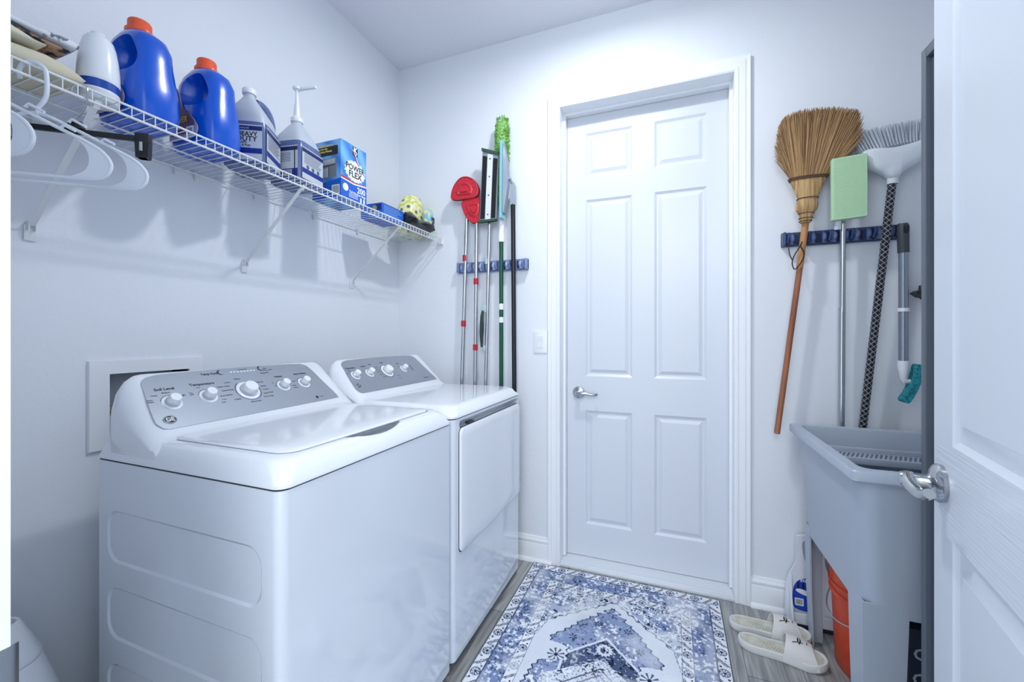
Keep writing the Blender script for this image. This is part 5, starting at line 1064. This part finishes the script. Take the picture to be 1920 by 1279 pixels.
# ---------------------------------------------------------------- sandals
SW = P('sandal_white', 'D6D7D8', 0.45, bump=(90, 0.15)); SF = P('footbed_cream', 'CDCDC4', 0.6, vary=(30, (1, 1, 1), 'BDBBAC', 0.4, 0.6))
def foot(s=1):
    pts = [(-0.142, 0.0), (-0.132, 0.026), (-0.10, 0.040), (-0.05, 0.040), (0.0, 0.040), (0.05, 0.048), (0.09, 0.053), (0.125, 0.044), (0.146, 0.020), (0.148, -0.006), (0.135, -0.032), (0.10, -0.047), (0.05, -0.047), (0.0, -0.038), (-0.05, -0.034), (-0.10, -0.036), (-0.132, -0.024)]
    return smooth_poly([(x, y * s) for x, y in pts], 4)
def sandal(loc, rz, label, s):
    t = thing('slide_sandal', loc, label, 'sandal', 'white slide sandals', rz=rz)
    fo = foot(s)
    b = MB(); b.rings([[(x * k, y * k, z + 0.006 * max(0, x - 0.09) / 0.05) for x, y in fo] for k, z in ((0.955, 0.001), (0.985, 0.004), (1.0, 0.014), (1.0, 0.024), (0.985, 0.030), (0.955, 0.031), (0.93, 0.028), (0.90, 0.0245))], c1=True)
    b.build('sole', SW, t, local=True, smooth=50)
    b = MB(); b.rings([[(x * k, y * k, z + 0.006 * max(0, x - 0.09) / 0.05) for x, y in fo] for k, z in ((0.925, 0.0235), (0.92, 0.0275), (0.5, 0.0265), (0.05, 0.0265))])
    for i in range(14):
        x = -0.055 + i * 0.0095; b.tube([(x - 0.010, -0.026, 0.0265), (x + 0.003, 0.0, 0.0272), (x - 0.006, 0.028, 0.0265)], 0.0016, 5)
    for r_ in (0.009, 0.016, 0.023): b.tube([(-0.095 + r_ * 1.2 * math.cos(q), r_ * math.sin(q), 0.0268) for q in [2 * PI * i / 16 for i in range(16)]], 0.0012, 5, closed=True)
    b.build('footbed', SF, t, local=True)
    b = MB(); rs = []
    for i in range(15):
        u = i / 14; q = PI * u; yy = -math.cos(q) * 0.0495; zz = 0.012 + math.sin(q) ** 0.88 * 0.076
        skew = 0.004 * math.cos(q)
        back = 0.002 + 0.016 * math.sin(q); front = 0.118 - 0.030 * math.sin(q) * 0.6
        zf = zz * 0.74 + 0.003; wy = yy * 1.04
        rs.append([(back, yy * 0.97, zz), (back + 0.04, wy, zz - 0.001), (front, wy * 0.98, zf), (front, wy * 0.93, max(0.012, zf - 0.005)), (back + 0.04, yy * 0.94, max(0.012, zz - 0.006)), (back, yy * 0.91, max(0.012, zz - 0.005))])
    b.rings(rs); sp = b.build('strap', SW, t, local=True, smooth=60)
    b = MB()   # dark crossed-arc mark on the strap
    def on(u, v):   # u along foot, v angle
        q = PI / 2 + v; zz = 0.012 + math.sin(q) ** 0.88 * 0.076; x = 0.058 + u
        k = max(0, min(1, (x - 0.045) / 0.055)); return (x, -math.cos(q) * 0.0515, (zz - 0.001) * (1 - k) + (zz * 0.74 + 0.003) * k + 0.0026)
    sg = -1
    for m0 in (-1, 1):
        b.tube([on(m0 * (0.006 - 0.010 * math.cos(q)), sg * 0.22 + 0.30 * math.sin(q)) for q in [-1.3 + 2.6 * i / 10 for i in range(11)]], [0.0008, 0.0012, 0.0017, 0.0022, 0.0026, 0.0028, 0.0026, 0.0022, 0.0017, 0.0012, 0.0008], 6)
    b.tube([on(-0.022, sg * 0.2 - 0.32), on(-0.006, sg * 0.2 - 0.2), on(0.012, sg * 0.2 - 0.1)], 0.0014, 6); b.tube([on(0.024, sg * 0.2 - 0.05), on(0.026, sg * 0.2 + 0.2)], 0.0012, 6)
    b.build('strap_logo', INKD, sp, local=True)
sandal((1.953, -0.190, 0), math.radians(-1), 'white slide sandal nearer the wall, partly behind the other one', 1)
sandal((1.972, -0.302, 0), math.radians(-7), 'white slide sandal in front, nearer the camera', -1)

# ---------------------------------------------------------------- cone container at the left edge
t = thing('cone_container', (0.20, -1.70, 0), 'white tapered plastic container with an open spout standing left of the washer', 'container')
b = MB(); b.lathe([(0.001, 0.001), (0.110, 0.001), (0.115, 0.01), (0.108, 0.20), (0.088, 0.40), (0.0605, 0.488), (0.058, 0.493), (0.001, 0.493)], (0.2, -1.70, 0), 40); b.build('body', WHITEP, t, smooth=50)
b = MB(); b.lathe([(0.058, 0.494), (0.0595, 0.498), (0.058, 0.504), (0.026, 0.583), (0.023, 0.585), (0.020, 0.583), (0.018, 0.556)], (0.2, -1.70, 0), 40); b.rings([[(0.2 + r_ * math.cos(q), -1.70 + r_ * math.sin(q), 0.562) for q in [2 * PI * i / 20 for i in range(20)]] for r_ in (0.021, 0.001)]); b.build('spout', WHITEP, t, smooth=50)

# ---------------------------------------------------------------- rug
def make_rug():
    W_, L_ = 0.90, 1.50; x0, y1 = 0.892, -0.030; st_ = 0.002
    nx_, ny_ = int(W_ / st_) + 1, int(L_ / st_) + 1
    u = np.linspace(-W_ / 2, W_ / 2, nx_); v = np.linspace(0, L_, ny_); U, V = np.meshgrid(u, v)
    rng = np.random.RandomState(4)
    def noise(s, seed):
        r = np.random.RandomState(seed); gx, gy = int(W_ / s) + 3, int(L_ / s) + 3; g = r.rand(gy, gx)
        fx, fy = (U + W_ / 2) / s, V / s; ix, iy = fx.astype(int), fy.astype(int); tx, ty = fx - ix, fy - iy
        tx = tx * tx * (3 - 2 * tx); ty = ty * ty * (3 - 2 * ty)
        return (g[iy, ix] * (1 - tx) + g[iy, ix + 1] * tx) * (1 - ty) + (g[iy + 1, ix] * (1 - tx) + g[iy + 1, ix + 1] * tx) * ty
    n1, n2, n3, n4 = noise(0.05, 1), noise(0.018, 2), noise(0.008, 3), noise(0.11, 5)
    white = np.array(hx('E4E9F2')[:3]); blue = np.array(hx('7888AE')[:3]); mid = np.array(hx('A3B0CB')[:3]); navy = np.array(hx('232C46')[:3]); gry = np.array(hx('4E5C7C')[:3]); cream = np.array(hx('D5DCE8')[:3])
    col = np.zeros(U.shape + (3,))
    def put(mask, c): col[mask] = c
    de = np.minimum(np.minimum(W_ / 2 - np.abs(U), V), L_ - V)      # distance to the rug's edge
    side = (W_ / 2 - np.abs(U)) < np.minimum(V, L_ - V)
    al = np.where(side, V, U + 2.0)                                 # running coordinate along the border
    # motif used in white bands: rosettes and slanted bars
    def band(mask, d0, wd, per):
        a = (al / per) % 1.0; c = (de - d0) / wd
        put(mask, white)
        r = np.hypot((a - 0.3) * per / wd, c - 0.5)
        put(mask & (r < 0.34) & (((np.arctan2(c - 0.5, (a - 0.3) * per / wd) * 8 / (2 * np.pi)) % 1) < 0.5), gry); put(mask & (r < 0.12), navy); put(mask & (np.abs(r - 0.4) < 0.045), gry)
        s = (a - 0.8) * per / wd + (c - 0.5) * 0.9
        put(mask & ((np.abs(s) < 0.06) | (np.abs(s - 0.2) < 0.06)), navy)
        put(mask & (np.hypot((a - 0.58) * per / wd, c - 0.25) < 0.1), navy); put(mask & (np.hypot((a - 0.03) * per / wd, c - 0.75) < 0.1), navy)
        put(mask & (n3 > 0.80), mid)
    blueish = lambda mask: None
    def field(mask, base, a_=0.62, seed=10):
        put(mask, base)
        m0, m1, m2, m3 = noise(0.045, seed), noise(0.013, seed + 1), noise(0.0065, seed + 2), noise(0.0042, seed + 3)
        put(mask & (m1 * 0.5 + m2 * 0.3 + m0 * 0.2 > 0.56), mid); put(mask & (m1 * 0.45 + m2 * 0.35 + m0 * 0.2 > 0.62), white); put(mask & (m1 * 0.3 + m2 * 0.3 + m3 * 0.4 < 0.36), gry); put(mask & (m1 * 0.2 + m2 * 0.4 + m3 * 0.4 < 0.27), navy)
        ridge = np.abs(noise(0.016, seed + 4) - 0.5); put(mask & (ridge < 0.022) & (m0 > 0.45), gry)
    # inside the borders
    inner = de >= 0.170
    au = np.abs(U); cv = np.abs(V - 0.75)
    field(inner, cream, seed=20)
    put(inner & (n1 * 0.6 + n2 * 0.4 > 0.55), mid)
    fm = noise(0.03, 24); put(inner & (fm > 0.5) & (n2 * 0.5 + n3 * 0.5 > 0.54), white); put(inner & (n2 * 0.4 + noise(0.0055, 26) * 0.6 < 0.36), gry); put(inner & (n2 * 0.3 + noise(0.0055, 26) * 0.7 < 0.26), navy)
    # corner motifs
    field(inner & (np.hypot(au - 0.22, V - 0.26) < 0.045), blue, seed=33)
    # lozenge of clear ground
    lz = 0.75 - 0.205 - np.where(au < 0.25, au * 0.85, 0.2125 + (au - 0.25) * 4)
    loz = inner & (cv < lz)
    edge = inner & (np.abs(cv - lz) < 0.030) & (cv >= lz)
    put(edge, cream); put(edge & (np.abs((cv - lz) - 0.012 + 0.006 * np.sin(al * 180)) < 0.0028), navy); put(edge & (np.hypot(((al * 40) % 1 - 0.5) * 0.025, (cv - lz) - 0.018) < 0.006), gry)
    put(loz, cream)
    # medallion outline
    vv = 0.75 - cv
    key = [(0.238, 0.0), (0.255, 0.022), (0.272, 0.034), (0.280, 0.020), (0.290, 0.055), (0.318, 0.062), (0.325, 0.085), (0.352, 0.095), (0.36, 0.118), (0.40, 0.135), (0.415, 0.15), (0.455, 0.178), (0.475, 0.20), (0.50, 0.215), (0.52, 0.205), (0.525, 0.155), (0.535, 0.135), (0.60, 0.125), (0.61, 0.165), (0.625, 0.215), (0.66, 0.235), (0.75, 0.25)]
    kz = np.array([k[0] for k in key]); kw = np.array([k[1] for k in key])
    wmed = np.interp(vv, kz, kw, left=-1) + 0.005 * np.sin(vv * 220)
    med = loz & (au < wmed) & (vv > 0.238)
    field(med, np.array(hx('8393B8')[:3]), seed=40); soft = med & (noise(0.06, 50) > 0.42) ; put(soft, np.array(hx('8999BD')[:3])); put(soft & (n2 * 0.5 + n3 * 0.5 > 0.66), mid); put(soft & (n2 * 0.4 + n3 * 0.6 < 0.27), gry)
    put(loz & (vv > 0.234) & (np.abs(au - wmed) < 0.0028), navy)
    for fu, fv in ((-0.045, 0.36), (0.075, 0.365), (0.0, 0.42), (-0.13, 0.47), (0.13, 0.46), (-0.07, 0.50), (0.10, 0.54)):
        r = np.hypot(U - fu, V - fv); an = np.arctan2(V - fv, U - fu); put(med & (r < 0.017) & (((an * 6 / (2 * np.pi)) % 1) < 0.42) & (r > 0.004), navy)
    # inner chevron and centre
    ch = cv + au * 0.95; c0 = 0.75 - 0.435
    ins = med & (ch < c0 + 0.008) & (au < 0.15)
    put(ins, cream); ins2 = ins & (ch < c0 - 0.006) & (au < 0.14); put(ins2, gry); put(ins2 & (n2 * 0.5 + n3 * 0.5 > 0.52), navy); put(ins2 & (n3 > 0.7), mid)
    r = np.hypot(U, cv - (c0 - 0.065)); an = np.arctan2(cv - (c0 - 0.065), U)
    put(ins2 & (r < 0.030 + 0.003 * np.sin(an * 14)), cream); put(ins2 & (r < 0.018) & (n3 > 0.4), gry); put(ins2 & (r < 0.006), navy)
    core = med & (cv + au * 0.7 < c0 - 0.115) & (au < 0.2); field(core, cream, seed=60)
    put(core & (np.abs(cv + au * 0.9 - (c0 - 0.16)) < 0.003), navy); put(core & (np.abs(cv + au * 0.9 - (c0 - 0.19)) < 0.003), gry)
    # palmette squares in the lozenge
    r = np.hypot(au - 0.17, V - 0.585); an = np.arctan2(V - 0.585, au - 0.17); put(loz & (~med) & (r < 0.034) & (((an * 9 / (2 * np.pi)) % 1) < 0.4), gry); put(loz & (~med) & (r < 0.008), navy)
    # borders
    band(de < 0.050, 0.006, 0.044, 0.105)
    field((de >= 0.050) & (de < 0.130), np.array(hx('7D8EB6')[:3]), seed=70)
    band((de >= 0.130) & (de < 0.170), 0.130, 0.040, 0.095)
    put(np.abs(de - 0.050) < 0.0022, gry); put(np.abs(de - 0.130) < 0.0018, gry); put(np.abs(de - 0.170) < 0.0018, gry); put(de < 0.006, np.array(hx('5A6578')[:3]))
    # worn look
    wear = (0.90 + 0.16 * n4 + 0.06 * (noise(0.004, 9) - 0.5))[..., None]; col *= wear
    pale = np.clip((noise(0.07, 80) - 0.55) * 1.6, 0, 0.45)[..., None]; pale[de < 0.05] = 0; col = col * (1 - pale) + white * pale
    # mesh
    zz = 0.006 + 0.0008 * noise(0.2, 90)
    co = np.zeros((ny_, nx_, 3)); co[..., 0] = U; co[..., 1] = -V; co[..., 2] = zz
    co[0, :, 2] = co[-1, :, 2] = 0.001; co[:, 0, 2] = co[:, -1, 2] = 0.001
    idx = np.arange(nx_ * ny_).reshape(ny_, nx_); q = np.stack([idx[:-1, :-1], idx[1:, :-1], idx[1:, 1:], idx[:-1, 1:]], -1).reshape(-1, 4)
    me = bpy.data.meshes.new('rug'); me.vertices.add(nx_ * ny_); me.vertices.foreach_set('co', co.reshape(-1))
    me.loops.add(q.size); me.loops.foreach_set('vertex_index', q.reshape(-1).astype(np.int32)); me.polygons.add(len(q)); me.polygons.foreach_set('loop_start', np.arange(0, q.size, 4, dtype=np.int32)); me.update(calc_edges=True)
    at = me.color_attributes.new('pattern', 'FLOAT_COLOR', 'POINT'); c4 = np.ones((nx_ * ny_, 4), dtype=np.float32); c4[:, :3] = np.clip(col, 0, 1).reshape(-1, 3); at.data.foreach_set('color', c4.reshape(-1))
    m = bpy.data.materials.new('rug_weave'); m.use_nodes = True; nt = m.node_tree; bb = nt.nodes['Principled BSDF']; a = nt.nodes.new('ShaderNodeAttribute'); a.attribute_name = 'pattern'; nt.links.new(a.outputs['Color'], bb.inputs['Base Color']); bb.inputs['Roughness'].default_value = 0.95; bb.inputs['Specular IOR Level'].default_value = 0.1
    tc = nt.nodes.new('ShaderNodeTexCoord'); n = nt.nodes.new('ShaderNodeTexNoise'); n.inputs['Scale'].default_value = 500; nt.links.new(tc.outputs['Object'], n.inputs['Vector']); bp = nt.nodes.new('ShaderNodeBump'); bp.inputs['Strength'].default_value = 0.4; bp.inputs['Distance'].default_value = 0.001; nt.links.new(n.outputs['Fac'], bp.inputs['Height']); nt.links.new(bp.outputs[0], bb.inputs['Normal'])
    me.materials.append(m); me.polygons.foreach_set('use_smooth', [True] * len(me.polygons))
    o = bpy.data.objects.new('area_rug', me); C.objects.link(o); o.location = (x0 + W_ / 2, y1, 0)
    tag(o, 'blue and white medallion area rug lying on the plank floor before the closed door', 'rug')
make_rug()
